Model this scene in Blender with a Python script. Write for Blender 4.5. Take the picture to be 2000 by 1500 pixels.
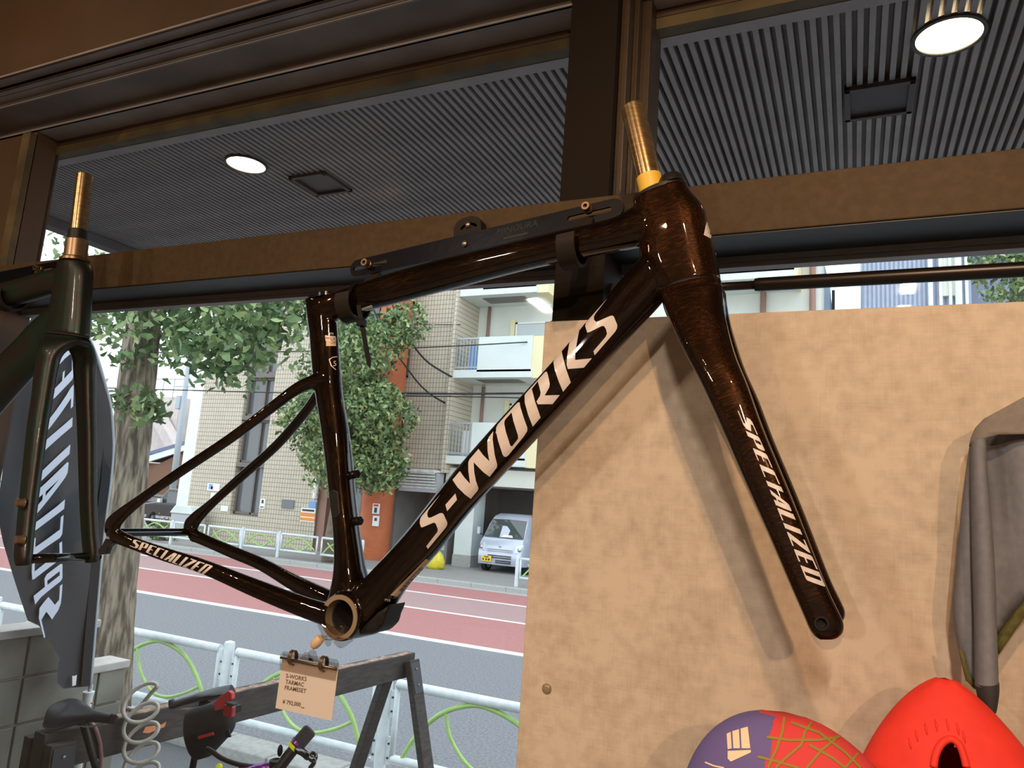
import bpy, bmesh, math, random
import numpy as np
from mathutils import Vector, Matrix
from mathutils.bvhtree import BVHTree
from mathutils.geometry import tessellate_polygon
random.seed(7)
for o in list(bpy.data.objects): bpy.data.objects.remove(o)
SC = bpy.context.scene
C = SC.collection
R = math.radians

# ------------------------------------------------------------------ camera, sky, exposure
# world: x along the shop window, y out to the street, z up from the street surface
FPX, YAW, PITCH, ROLL, CZ = 1440.0, R(-25.2), R(9.25), R(4.1), 2.2
_f = Vector((math.sin(YAW)*math.cos(PITCH), math.cos(YAW)*math.cos(PITCH), math.sin(PITCH)))
_r = Vector((math.cos(YAW), -math.sin(YAW), 0)); _u = _r.cross(_f)
RT = math.cos(ROLL)*_r + math.sin(ROLL)*_u
UP = -math.sin(ROLL)*_r + math.cos(ROLL)*_u
cam_d = bpy.data.cameras.new('camera'); cam = bpy.data.objects.new('camera', cam_d); C.objects.link(cam)
cam_d.sensor_width = 36.0; cam_d.lens = 36.0*FPX/2000.0; cam_d.clip_start = 0.02; cam_d.clip_end = 400
m = Matrix((RT, UP, -_f)).transposed().to_4x4(); m.translation = (0, 0, CZ); cam.matrix_world = m
SC.camera = cam
W = bpy.data.worlds.new('overcast_sky'); SC.world = W; W.use_nodes = True
bg = W.node_tree.nodes['Background']; bg.inputs[0].default_value = (0.86, 0.93, 1.0, 1); bg.inputs[1].default_value = 2.5
SC.view_settings.view_transform = 'Standard'; SC.view_settings.look = 'None'
SC.view_settings.exposure = 0.0; SC.view_settings.gamma = 1.0; SC.view_settings.use_curve_mapping = False

EYE = Vector((0, 0, CZ))
def ray(px, py): return _f + RT*((px-1000)/FPX) - UP*((py-750)/FPX)
def PY(px, py, Y): r = ray(px, py); return EYE + r*(Y/r.y)
def PZ(px, py, Z): r = ray(px, py); return EYE + r*((Z-CZ)/r.z)
def PX(px, py, X): r = ray(px, py); return EYE + r*(X/r.x)

# ------------------------------------------------------------------ materials
MATS = {}
def mat(name, col, rough=.5, metal=0., col2=None, scale=20., detail=4., stretch=(1, 1, 1), lo=.35, hi=.65,
        bump=0., coat=0., spec=.5, emit=None, estr=0., alpha=1., trans=0.):
    M = bpy.data.materials.new(name); M.use_nodes = True; MATS[name] = M
    nt = M.node_tree; N = nt.nodes; b = N['Principled BSDF']; L = nt.links.new
    b.inputs['Base Color'].default_value = (*col, 1); b.inputs['Roughness'].default_value = rough
    b.inputs['Metallic'].default_value = metal; b.inputs['Coat Weight'].default_value = coat
    b.inputs['Coat Roughness'].default_value = .03
    b.inputs['Specular IOR Level'].default_value = spec; b.inputs['Transmission Weight'].default_value = trans
    b.inputs['Alpha'].default_value = alpha
    if emit: b.inputs['Emission Color'].default_value = (*emit, 1); b.inputs['Emission Strength'].default_value = estr
    if col2 or bump:
        tc = N.new('ShaderNodeTexCoord'); mp = N.new('ShaderNodeMapping'); mp.inputs['Scale'].default_value = stretch
        nz = N.new('ShaderNodeTexNoise'); nz.inputs['Scale'].default_value = scale; nz.inputs['Detail'].default_value = detail
        L(tc.outputs['Object'], mp.inputs[0]); L(mp.outputs[0], nz.inputs['Vector'])
        if col2:
            cr = N.new('ShaderNodeValToRGB'); cr.color_ramp.elements[0].color = (*col, 1); cr.color_ramp.elements[1].color = (*col2, 1)
            cr.color_ramp.elements[0].position = lo; cr.color_ramp.elements[1].position = hi
            L(nz.outputs['Fac'], cr.inputs[0]); L(cr.outputs[0], b.inputs['Base Color'])
        if bump:
            bp = N.new('ShaderNodeBump'); bp.inputs['Strength'].default_value = bump; bp.inputs['Distance'].default_value = .01
            L(nz.outputs['Fac'], bp.inputs['Height']); L(bp.outputs[0], b.inputs['Normal'])
    return M

# ------------------------------------------------------------------ mesh helpers
def link(o, parent=None):
    C.objects.link(o)
    if parent is not None: o.parent = parent
    return o
def wloc(p):
    v = Vector((0, 0, 0))
    while p is not None: v = v + p.location; p = p.parent
    return v
def tag(o, label=None, cat=None, group=None, kind=None):
    if label: o['label'] = label
    if cat: o['category'] = cat
    if group: o['group'] = group
    if kind: o['kind'] = kind
    return o
def thing(name, label, cat, loc=(0, 0, 0), group=None, kind=None):
    o = bpy.data.objects.new(name, None); o.empty_display_size = .05; link(o); o.location = loc
    return tag(o, label, cat, group, kind)

class MB:
    def __init__(s): s.V = []; s.F = []; s.M = []; s.mi = 0
    def add(s, V, F):
        n = len(s.V); s.V += [Vector(v) for v in V]; s.F += [[i+n for i in f] for f in F]; s.M += [s.mi]*len(F); return s
    def box(s, x0, x1, y0, y1, z0, z1):
        V = [(x, y, z) for x in (x0, x1) for y in (y0, y1) for z in (z0, z1)]
        return s.add(V, [(0, 1, 3, 2), (4, 6, 7, 5), (0, 4, 5, 1), (2, 3, 7, 6), (0, 2, 6, 4), (1, 5, 7, 3)])
    def bar(s, a, b, w, h, up=(0, 0, 1)):
        a = Vector(a); b = Vector(b); d = (b-a).normalized(); u = Vector(up); sd = d.cross(u)
        if sd.length < 1e-4: sd = d.cross(Vector((1, 0, 0)))
        sd.normalize(); u = sd.cross(d).normalized()
        V = [p + sd*(i*w/2) + u*(j*h/2) for p in (a, b) for i in (-1, 1) for j in (-1, 1)]
        return s.add(V, [(0, 1, 3, 2), (4, 6, 7, 5), (0, 4, 5, 1), (2, 3, 7, 6), (0, 2, 6, 4), (1, 5, 7, 3)])
    def rings(s, rings, cap=True, closed=False):
        n = len(rings[0]); V = [p for r in rings for p in r]; F = []
        k = len(rings)
        for i in range(k if closed else k-1):
            j = (i+1) % k
            for q in range(n):
                q2 = (q+1) % n; F.append((i*n+q, i*n+q2, j*n+q2, j*n+q))
        if cap and not closed: F.append(tuple(range(n-1, -1, -1))); F.append(tuple((k-1)*n+q for q in range(n)))
        return s.add(V, F)
    def tube(s, pts, r, n=10, cap=True, closed=False):
        pts = [Vector(p) for p in pts]; k = len(pts); rs = r if isinstance(r, (list, tuple)) else [r]*k
        ref = None; out = []
        for i, p in enumerate(pts):
            if closed: d = pts[(i+1) % k]-pts[i-1]
            else: d = pts[min(i+1, k-1)]-pts[max(i-1, 0)]
            d.normalize()
            if ref is None: ref = d.orthogonal().normalized()
            ref = (ref - d*ref.dot(d)).normalized(); bi = d.cross(ref)
            out.append([p + (ref*math.cos(t)+bi*math.sin(t))*rs[i] for t in (2*math.pi*q/n for q in range(n))])
        return s.rings(out, cap, closed)
    def lathe(s, prof, o, axis, n=20, cap=True):
        o = Vector(o); ax = Vector(axis).normalized(); a = ax.orthogonal().normalized(); b = ax.cross(a)
        return s.rings([[o + ax*h + (a*math.cos(t)+b*math.sin(t))*max(r, 1e-5) for t in (2*math.pi*q/n for q in range(n))] for r, h in prof], cap)
    def prism(s, poly, th):           # poly: list of 3D points (planar), th: thickness vector
        th = Vector(th); n = len(poly); V = [Vector(p) for p in poly]+[Vector(p)+th for p in poly]
        F = [(i, (i+1) % n, n+(i+1) % n, n+i) for i in range(n)]
        tri = tessellate_polygon([[Vector(p) for p in poly]])
        F += [tuple(t) for t in tri] + [tuple(n+i for i in reversed(t)) for t in tri]
        return s.add(V, F)
    def holed(s, loops, th):          # flat plate with real openings; loops: outline, then holes (3D points in one plane)
        th = Vector(th); L3 = [[Vector(p) for p in lp] for lp in loops]; flat = [p for lp in L3 for p in lp]; n = len(flat); V = flat+[p+th for p in flat]; F = []; k = 0
        for lp in L3:
            m_ = len(lp); F += [(k+i, k+(i+1) % m_, n+k+(i+1) % m_, n+k+i) for i in range(m_)]; k += m_
        tri = tessellate_polygon(L3); F += [tuple(t) for t in tri]+[tuple(n+i for i in reversed(t)) for t in tri]
        return s.add(V, F)
    def ball(s, c, rx, ry=None, rz=None, n=12, k=8):
        ry = ry or rx; rz = rz or rx; c = Vector(c)
        return s.rings([[c + Vector((rx*math.sin(a)*math.cos(t), ry*math.sin(a)*math.sin(t), rz*math.cos(a)))
                         for t in (2*math.pi*q/n for q in range(n))] for a in (math.pi*(i+.02)/(k+.04) for i in range(k+1))])
    def build(s, name, mt, parent=None, smooth=False, bevel=0., mats=None, auto=None, sub=0):
        me = bpy.data.meshes.new(name); off = wloc(parent) if parent else Vector((0, 0, 0))
        me.from_pydata([v-off for v in s.V], [], s.F)
        for x in (mats or [mt]): me.materials.append(MATS[x] if isinstance(x, str) else x)
        if mats: me.polygons.foreach_set('material_index', s.M)
        bm = bmesh.new(); bm.from_mesh(me); bmesh.ops.recalc_face_normals(bm, faces=bm.faces)
        if auto:
            for e in bm.edges:
                if len(e.link_faces) == 2 and e.calc_face_angle(0) > R(auto): e.smooth = False
        bm.to_mesh(me); bm.free()
        if smooth: me.polygons.foreach_set('use_smooth', [True]*len(me.polygons))
        me.update()
        o = bpy.data.objects.new(name, me); link(o, parent)
        if bevel: b = o.modifiers.new('bevel', 'BEVEL'); b.width = bevel; b.segments = 2; b.limit_method = 'ANGLE'
        if sub: q = o.modifiers.new('sub', 'SUBSURF'); q.levels = sub; q.render_levels = sub
        return o
def struct(name, mb, mt, label=None, **k):
    o = mb.build(name, mt, **k); o['kind'] = 'structure'
    if label: o['label'] = label
    return o
def box(name, mt, parent, *a, **k): return MB().box(*a).build(name, mt, parent, **k)
def spline(P, n=6, closed=False):
    P = [Vector(p) for p in P]; out = []; k = len(P)
    for i in range(k if closed else k-1):
        g = (lambda j: P[j % k]) if closed else (lambda j: P[min(max(j, 0), k-1)])
        a, b, c, d = g(i-1), g(i), g(i+1), g(i+2)
        for q in range(n):
            t = q/n; out.append(.5*((2*b)+(c-a)*t+(2*a-5*b+4*c-d)*t*t+(3*b-a-3*c+d)*t**3))
    if not closed: out.append(P[-1])
    return out
# flat lettering: loops of 2D points -> triangles, fine enough to follow a curved surface
def fill2d(loops, maxe=None):
    L3 = [[Vector((x, y, 0)) for x, y in lp] for lp in loops]
    V = [v for lp in L3 for v in lp]; F = [tuple(t) for t in tessellate_polygon(L3)]
    if maxe:
        bm = bmesh.new(); vs = [bm.verts.new(v) for v in V]
        for f in F:
            try: bm.faces.new([vs[i] for i in f])
            except ValueError: pass
        for _ in range(6):
            ed = [e for e in bm.edges if e.calc_length() > maxe]
            if not ed: break
            bmesh.ops.subdivide_edges(bm, edges=ed, cuts=1); bmesh.ops.triangulate(bm, faces=bm.faces)
        bm.verts.index_update(); V = [v.co.copy() for v in bm.verts]; F = [tuple(v.index for v in f.verts) for f in bm.faces]; bm.free()
    return V, F
def decal(name, mt, parent, loops_list, fn, maxe=None):
    mb = MB()
    for loops in loops_list:
        V, F = fill2d(loops, maxe); Q = [fn(v.x, v.y) for v in V]; F = [f for f in F if all(Q[i] is not None for i in f)]
        us = sorted({i for f in F for i in f}); ix = {i: k for k, i in enumerate(us)}
        if F: mb.add([Q[i] for i in us], [tuple(ix[i] for i in f) for f in F])
    if not mb.F: return None
    return mb.build(name, mt, parent)
def font_text(s, size=1.0, bold=0.):
    cu = bpy.data.curves.new('t', 'FONT'); cu.offset = bold*size; cu.body = s; cu.size = size; cu.resolution_u = 3
    o = bpy.data.objects.new('t', cu); C.objects.link(o)
    me = o.to_mesh(); V = [v.co.copy() for v in me.vertices]; F = [tuple(p.vertices) for p in me.polygons]
    o.to_mesh_clear(); bpy.data.objects.remove(o); return V, F
def text_on(name, s, mt, parent, size, o, u, v, squeeze=1.0):
    V, F = font_text(s, size); o = Vector(o); u = Vector(u).normalized(); v = Vector(v).normalized()
    return MB().add([o + u*p.x*squeeze + v*p.y for p in V], F).build(name, mt, parent)
GL = {'I': (.26, [[[(0, 0), (.22, 0), (.22, 1), (0, 1)]]]),
 'L': (.5, [[[(.03, 0), (.5, 0), (.5, .09), (.23, .09), (.23, 1), (0, 1), (0, .05)]]]),
 'E': (.55, [[[(.03, 0), (.5, 0), (.5, .09), (.23, .09), (.23, .46), (.42, .46), (.42, .55), (.23, .55), (.23, .91), (.55, .91), (.55, 1), (.06, 1), (0, .93), (0, .05)]]]),
 'C': (.55, [[[(.03, 0), (.5, 0), (.5, .09), (.23, .09), (.23, .91), (.55, .91), (.55, 1), (.06, 1), (0, .93), (0, .05)]]]),
 'P': (.58, [[[(0, 0), (.22, 0), (.22, .4), (.5, .4), (.58, .48), (.58, .94), (.52, 1), (.05, 1), (0, .94)], [(.22, .49), (.36, .49), (.36, .91), (.22, .91)]]]),
 'A': (.62, [[[(0, 0), (.2, 0), (.27, .22), (.4, .22), (.4, 0), (.62, 0), (.62, .95), (.57, 1), (.36, 1), (.3, .93)], [(.3, .31), (.4, .31), (.4, .74)]]]),
 'Z': (.58, [[[(0, 0), (.55, 0), (.55, .09), (.27, .09), (.58, .88), (.58, 1), (.06, 1), (.06, .91), (.32, .91), (0, .1)]]]),
 'D': (.6, [[[(0, 0), (.54, 0), (.6, .06), (.6, .94), (.54, 1), (0, 1)], [(.22, .09), (.38, .09), (.38, .91), (.22, .91)]]]),
 'S': (.58, [[[(-.12, 0), (.44, 0), (.58, .12), (.58, .5), (.24, .74), (.24, .91), (.6, .91), (.6, 1), (.1, 1), (0, .9), (0, .6), (.34, .36), (.34, .09), (-.12, .09)]]])}
def word(s, shear=.0, gap=.1):
    x = 0; out = []
    for ch in s:
        w, polys = GL[ch]
        for loops in polys: out.append([[(x+a+shear*b, b) for a, b in lp] for lp in loops])
        x += w+gap
    return out, x-gap
# ------------------------------------------------------------------ material library
mat('bronze', (.042, .028, .016), .42, .2, (.052, .034, .019), 60, bump=.03)
mat('bronze_board', (.060, .038, .018), .55, 0, spec=.15, col2=(.075, .048, .023), scale=90, bump=.05)
mat('dark_bronze', (.012, .0085, .006), .6, 0, spec=.08)
mat('black_frame', (.012, .012, .013), .45)
mat('grey_sash', (.20, .197, .21), .45, .1, (.23, .226, .24), 30)
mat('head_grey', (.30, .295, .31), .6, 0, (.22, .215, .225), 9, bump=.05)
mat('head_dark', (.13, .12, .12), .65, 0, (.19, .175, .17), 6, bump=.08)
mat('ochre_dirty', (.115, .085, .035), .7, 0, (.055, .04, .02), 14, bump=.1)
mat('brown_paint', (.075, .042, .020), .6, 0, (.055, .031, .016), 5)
mat('soffit_metal', (.34, .31, .305), .55, .15, (.27, .245, .24), 12)
mat('room_wall', (.46, .37, .28), .8, 0, (.42, .33, .25), 3)
mat('room_floor', (.25, .17, .11), .5, 0, (.18, .12, .08), 8)
mat('asphalt', (.125, .130, .145), .9, 0, (.235, .240, .255), 38, 9, lo=.32, hi=.68, bump=.25)
mat('asphalt_dark', (.085, .088, .095), .9, 0, (.14, .143, .15), 90, 6, bump=.25)
mat('road_red', (.33, .135, .13), .9, 0, (.42, .185, .175), 40, 6, bump=.15)
mat('road_pink', (.33, .215, .215), .9, 0, (.38, .24, .235), 30, 6, bump=.15)
mat('road_white', (.78, .79, .80), .8, 0, (.62, .63, .64), 30, 5)
mat('concrete', (.42, .42, .40), .9, 0, (.33, .33, .315), 25, 6, bump=.2)
mat('pavement', (.26, .25, .245), .9, 0, (.32, .31, .30), 15, 6, bump=.15)
mat('entry_brick', (.30, .17, .13), .85, 0, (.36, .21, .16), 20)
mat('block', (.30, .285, .235), .95, 0, (.16, .155, .135), 5, 8, lo=.3, hi=.75, bump=.35)
mat('block_cap', (.56, .53, .49), .9, 0, (.44, .41, .38), 12, 6, bump=.2)
mat('mortar', (.27, .26, .225), .95)
mat('rail_white', (.72, .78, .80), .45, .0, (.62, .68, .70), 18)
mat('rail_green', (.40, .62, .20), .5, 0, (.34, .54, .17), 14)
mat('bolt', (.05, .05, .055), .4, .8)
mat('bark', (.30, .25, .185), .95, 0, (.095, .075, .055), 16, 8, stretch=(1.5, 1.5, .25), lo=.40, hi=.60, bump=1.0)
mat('bark_far', (.22, .18, .14), .95, 0, (.15, .12, .09), 6)
for i, (a, b) in enumerate((((.115, .185, .065), (.175, .26, .095)), ((.065, .12, .045), (.105, .175, .065)), ((.26, .35, .13), (.36, .44, .19)))):
    M = mat('leaf%d' % i, a, .55, 0, b, 3, 2); M.node_tree.nodes['Principled BSDF'].inputs['Subsurface Weight'].default_value = 0
mat('cream', (.74, .75, .67), .85, 0, (.68, .69, .61), 1.5)
mat('cream_yellow', (.80, .72, .45), .85)
mat('white_wall', (.82, .84, .80), .85, 0, (.74, .77, .74), 1.5)
mat('balcony_white', (.70, .76, .73), .8, 0, (.64, .70, .67), 1.2)
mat('orange_paint', (.52, .145, .055), .7, 0, (.46, .12, .045), 3)
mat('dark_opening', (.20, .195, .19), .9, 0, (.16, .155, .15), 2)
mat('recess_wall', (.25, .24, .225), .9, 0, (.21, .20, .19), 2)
mat('win_frame', (.45, .45, .45), .5, .3)
mat('dark_frame', (.17, .15, .135), .6, .2)
mat('pane_dark', (.12, .125, .13), .06, spec=.8)
mat('pane_light', (.48, .53, .53), .08, spec=.8)
mat('curtain_brown', (.22, .15, .10), .9)
mat('pipe_brown', (.30, .17, .13), .6)
mat('grey_metal', (.45, .47, .49), .5, .3)
mat('slat_white', (.75, .75, .71), .7, 0, (.55, .55, .52), 8)
mat('paper_white', (.85, .85, .83), .7); mat('sign_orange', (.85, .30, .05), .6); mat('sign_blue', (.20, .38, .70), .6)
mat('sign_red', (.65, .05, .05), .6); mat('ink', (.05, .045, .045), .7); mat('sign_grey', (.18, .19, .20), .6)
mat('van_silver', (.52, .56, .66), .25, .25, coat=.6); mat('car_black', (.012, .013, .015), .15, .2, coat=.8)
mat('car_glass', (.06, .075, .075), .04, spec=.9); mat('headlight', (.75, .78, .80), .1, .2)
mat('rubber', (.02, .02, .02), .8); mat('plate_yellow', (.85, .62, .02), .5); mat('chrome', (.6, .6, .62), .15, .9)
mat('bag_yellow', (.75, .65, .05), .4, 0, (.6, .5, .02), 12); mat('drum_blue', (.16, .45, .62), .5)
mat('cone_orange', (.85, .22, .06), .5)
mat('roof_blue', (.16, .18, .30), .6, 0, (.13, .15, .25), 6); mat('house_brown', (.20, .10, .06), .8); mat('house_wall', (.66, .58, .55), .85, 0, (.58, .5, .47), 2)
mat('pole_grey', (.42, .46, .50), .6); mat('wire', (.02, .02, .025), .6)
mat('corrugate', (.42, .47, .58), .6, 0, (.38, .43, .54), 4); mat('navy_wall', (.22, .25, .33), .7); mat('blue_wall', (.35, .46, .58), .7)
mat('wood_dark', (.055, .046, .040), .75, 0, (.03, .025, .022), 14, 6, stretch=(1, 1, 4), bump=.2)
mat('wood_chip', (.42, .30, .22), .9, 0, (.20, .12, .09), 45, 6, lo=.3, hi=.6, bump=.5)
mat('plate_iron', (.06, .062, .066), .5, .6)
mat('saddle_black', (.022, .024, .028), .42, 0, bump=.15, scale=400); mat('saddle_matt', (.03, .03, .032), .7)
mat('bag_black', (.012, .012, .013), .75, 0, (.02, .02, .022), 20); mat('red_flap', (.52, .045, .05), .55)
mat('lens_red', (.30, .01, .015), .12, coat=.5); mat('cable_clear', (.50, .49, .43), .25, 0, (.42, .41, .36), 30, coat=.5)
mat('cable_brown', (.27, .13, .105), .35, coat=.4); mat('neon', (.65, .75, .02), .5); mat('purple', (.22, .06, .33), .25, .6)
mat('grip', (.035, .036, .04), .8); mat('orange_logo', (.7, .25, .1), .5)
mat('flag', (.040, .041, .044), .8, 0, (.055, .056, .060), 3); mat('flag_edge', (.020, .020, .022), .85); mat('flag_white', (.74, .79, .92), .7)
mat('peg_brass', (.30, .20, .12), .35, .7)
mat('lamp_white', (.9, .8, .6), .5, 0, emit=(1, .80, .48), estr=9.0); mat('trim_dark', (.05, .045, .045), .5, .3)
mat('bulb_glow', (.9, .8, .6), .5, 0, emit=(1, .80, .48), estr=2.5)
mat('panel_edge', (.50, .37, .24), .6)
mat('cap_tan', (.25, .19, .115), .22, 0, coat=.6)
mat('rod_black', (.020, .014, .011), .3, .5)
mat('jacket_grey', (.155, .160, .185), .85, 0, (.18, .185, .21), 120, bump=.05); mat('jacket_yoke', (.20, .175, .155), .85, 0, (.225, .20, .175), 120)
mat('olive', (.12, .11, .03), .85, 0, (.09, .085, .02), 250); mat('cuff', (.035, .03, .035), .85); mat('cap_red', (.80, .035, .018), .75, 0, (.72, .028, .015), 40, bump=.06)
mat('cap_purple', (.13, .10, .28), .8); mat('print_cream', (.78, .62, .42), .8); mat('print_olive', (.28, .20, .03), .8); mat('cap_crimson', (.62, .045, .045), .8); mat('print_pink', (.80, .40, .33), .8)
mat('decal', (.64, .58, .54), .35, coat=.5); mat('sticker_tan', (.62, .47, .32), .5); mat('steerer', (.50, .36, .20), .22, .85, (.30, .20, .10), 60, stretch=(1, 1, 8)); mat('tape_yellow', (.80, .50, .06), .45)
mat('satin_black', (.013, .012, .011), .45, spec=.25); mat('black_gloss', (.008, .008, .008), .12, coat=.6); mat('brass', (.20, .135, .075), .35, .8)
mat('bb_cup', (.42, .31, .20), .35, .5); mat('hook', (.022, .018, .0145), .5, .0, spec=.1, bump=.05, scale=300); mat('bar_black', (.005, .005, .008), .28, 0, spec=.07, bump=.02, scale=60); mat('bar_emboss', (.010, .010, .012), .6)
mat('screw', (.35, .30, .28), .3, .8); mat('tie', (.006, .005, .005), .35, spec=.15); mat('wood_bead', (.62, .44, .27), .5); mat('card', (.60, .53, .46), .7); mat('card_ink', (.13, .09, .06), .7)
mat('dark_inside', (.01, .008, .006), .8)
def glass_mat(name, tint, refl=1.0):
    M = bpy.data.materials.new(name); M.use_nodes = True; MATS[name] = M; nt = M.node_tree; N = nt.nodes; N.clear(); L = nt.links.new
    out = N.new('ShaderNodeOutputMaterial'); mx = N.new('ShaderNodeMixShader'); tr = N.new('ShaderNodeBsdfTransparent'); gl = N.new('ShaderNodeBsdfGlossy')
    tr.inputs[0].default_value = (*tint, 1); gl.inputs['Roughness'].default_value = .02; gl.inputs[0].default_value = (refl, refl, refl, 1)
    ge = N.new('ShaderNodeNewGeometry'); dt = N.new('ShaderNodeVectorMath'); dt.operation = 'DOT_PRODUCT'; L(ge.outputs['Normal'], dt.inputs[0]); L(ge.outputs['Incoming'], dt.inputs[1])
    def mth(op, x, y):
        q = N.new('ShaderNodeMath'); q.operation = op
        for i, v in enumerate((x, y)):
            if isinstance(v, float): q.inputs[i].default_value = v
            else: L(v, q.inputs[i])
        return q.outputs[0]
    ab = mth('ABSOLUTE', dt.outputs['Value'], 0.); fr = mth('MULTIPLY_ADD', mth('POWER', mth('SUBTRACT', 1., ab), 5.), .96); fr.node.inputs[2].default_value = .04
    L(fr, mx.inputs[0]); L(tr.outputs[0], mx.inputs[1]); L(gl.outputs[0], mx.inputs[2]); L(mx.outputs[0], out.inputs[0]); return M
glass_mat('window_glass', (.95, .97, .97), .8); glass_mat('clear_plastic', (.84, .81, .79), 1.0)
def tile_mat():
    M = mat('tan_tile', (.60, .54, .42), .7); nt = M.node_tree; N = nt.nodes; L = nt.links.new
    tc = N.new('ShaderNodeTexCoord'); mp = N.new('ShaderNodeMapping'); mp.inputs['Rotation'].default_value = (R(90), 0, 0)
    br = N.new('ShaderNodeTexBrick'); br.offset = 0; br.inputs['Scale'].default_value = 1
    for k, v in (('Color1', (.62, .55, .42, 1)), ('Color2', (.56, .50, .39, 1)), ('Mortar', (.24, .215, .18, 1))): br.inputs[k].default_value = v
    for k, v in (('Mortar Size', .011), ('Brick Width', .125), ('Row Height', .168), ('Mortar Smooth', .1)): br.inputs[k].default_value = v
    L(tc.outputs['Object'], mp.inputs[0]); L(mp.outputs[0], br.inputs[0]); L(br.outputs['Color'], N['Principled BSDF'].inputs['Base Color'])
    bp = N.new('ShaderNodeBump'); bp.inputs['Distance'].default_value = .01; bp.inputs['Strength'].default_value = .4; bp.invert = True
    L(br.outputs['Fac'], bp.inputs['Height']); L(bp.outputs[0], N['Principled BSDF'].inputs['Normal'])
tile_mat()
def panel_mat():       # woven, cement-coloured laminate
    M = mat('laminate', (.5, .4, .3), .55); nt = M.node_tree; N = nt.nodes; L = nt.links.new
    tc = N.new('ShaderNodeTexCoord'); cols = []
    def nz(st, sc, det):
        mp = N.new('ShaderNodeMapping'); mp.inputs['Scale'].default_value = st; n = N.new('ShaderNodeTexNoise')
        n.inputs['Scale'].default_value = sc; n.inputs['Detail'].default_value = det
        L(tc.outputs['Object'], mp.inputs[0]); L(mp.outputs[0], n.inputs['Vector']); return n.outputs['Fac']
    a = nz((1, 1, .07), 420, 3); b = nz((.07, 1, 1), 420, 3); c = nz((1, 1, 1), 11, 6); d = nz((1, 1, 1), 60, 5)
    def mth(op, x, y):
        q = N.new('ShaderNodeMath'); q.operation = op
        for i, v in enumerate((x, y)):
            if isinstance(v, float): q.inputs[i].default_value = v
            else: L(v, q.inputs[i])
        return q.outputs[0]
    w = mth('MULTIPLY', mth('ADD', a, b), .5); s = mth('ADD', mth('MULTIPLY', w, .24), mth('ADD', mth('MULTIPLY', c, .36), mth('MULTIPLY', d, .40)))
    cr = N.new('ShaderNodeValToRGB'); e = cr.color_ramp.elements; e[0].position = .36; e[0].color = (.40, .322, .238, 1); e[1].position = .56; e[1].color = (.56, .468, .358, 1)
    L(s, cr.inputs[0]); L(cr.outputs[0], N['Principled BSDF'].inputs['Base Color'])
panel_mat()
def paint_mat(name, base, fleck, gold, lo=.52, hi=.72):      # gloss lacquer over fine brushed flecks; 'tc' runs along the brush strokes
    M = mat(name, base, .38, .5, coat=1.0, spec=0.); nt = M.node_tree; N = nt.nodes; L = nt.links.new
    at = N.new('ShaderNodeAttribute'); at.attribute_name = 'tc'; mp = N.new('ShaderNodeMapping'); mp.inputs['Scale'].default_value = (75, 850, 850)
    n1 = N.new('ShaderNodeTexNoise'); n1.inputs['Scale'].default_value = 1; n1.inputs['Detail'].default_value = 5; n1.inputs['Distortion'].default_value = .3
    n2 = N.new('ShaderNodeTexNoise'); n2.inputs['Scale'].default_value = 14; n2.inputs['Detail'].default_value = 2
    L(at.outputs['Vector'], mp.inputs[0]); L(mp.outputs[0], n1.inputs['Vector']); L(at.outputs['Vector'], n2.inputs['Vector'])
    ad = N.new('ShaderNodeMath'); ad.operation = 'MULTIPLY_ADD'; ad.inputs[1].default_value = .5; L(n2.outputs['Fac'], ad.inputs[0]); L(n1.outputs['Fac'], ad.inputs[2])
    sb = N.new('ShaderNodeMath'); sb.operation = 'SUBTRACT'; sb.inputs[1].default_value = .25; L(ad.outputs[0], sb.inputs[0])
    cr = N.new('ShaderNodeValToRGB'); e = cr.color_ramp.elements
    e[0].position = lo; e[0].color = (*base, 1); e[1].position = hi; e[1].color = (*fleck, 1); q = e.new(.9); q.color = (*gold, 1)
    L(sb.outputs[0], cr.inputs[0]); L(cr.outputs[0], N['Principled BSDF'].inputs['Base Color'])
paint_mat('paint_brown', (.012, .0060, .0032), (.055, .020, .008), (.17, .072, .022), .48, .80)
paint_mat('paint_tube', (.0065, .0036, .0022), (.030, .0145, .006), (.07, .035, .012), .50, .78)
M = mat('paint_green', (.02, .028, .022), .42, .45, coat=.1); b = M.node_tree.nodes['Principled BSDF']
lw = M.node_tree.nodes.new('ShaderNodeTexNoise'); lw.inputs['Scale'].default_value = 7; lw.inputs['Detail'].default_value = 1
cr = M.node_tree.nodes.new('ShaderNodeValToRGB'); cr.color_ramp.elements[0].color = (.024, .018, .015, 1); cr.color_ramp.elements[1].color = (.012, .027, .016, 1)
cr.color_ramp.elements[0].position = .42; cr.color_ramp.elements[1].position = .58
M.node_tree.links.new(lw.outputs['Fac'], cr.inputs[0]); M.node_tree.links.new(cr.outputs[0], b.inputs['Base Color'])

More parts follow.
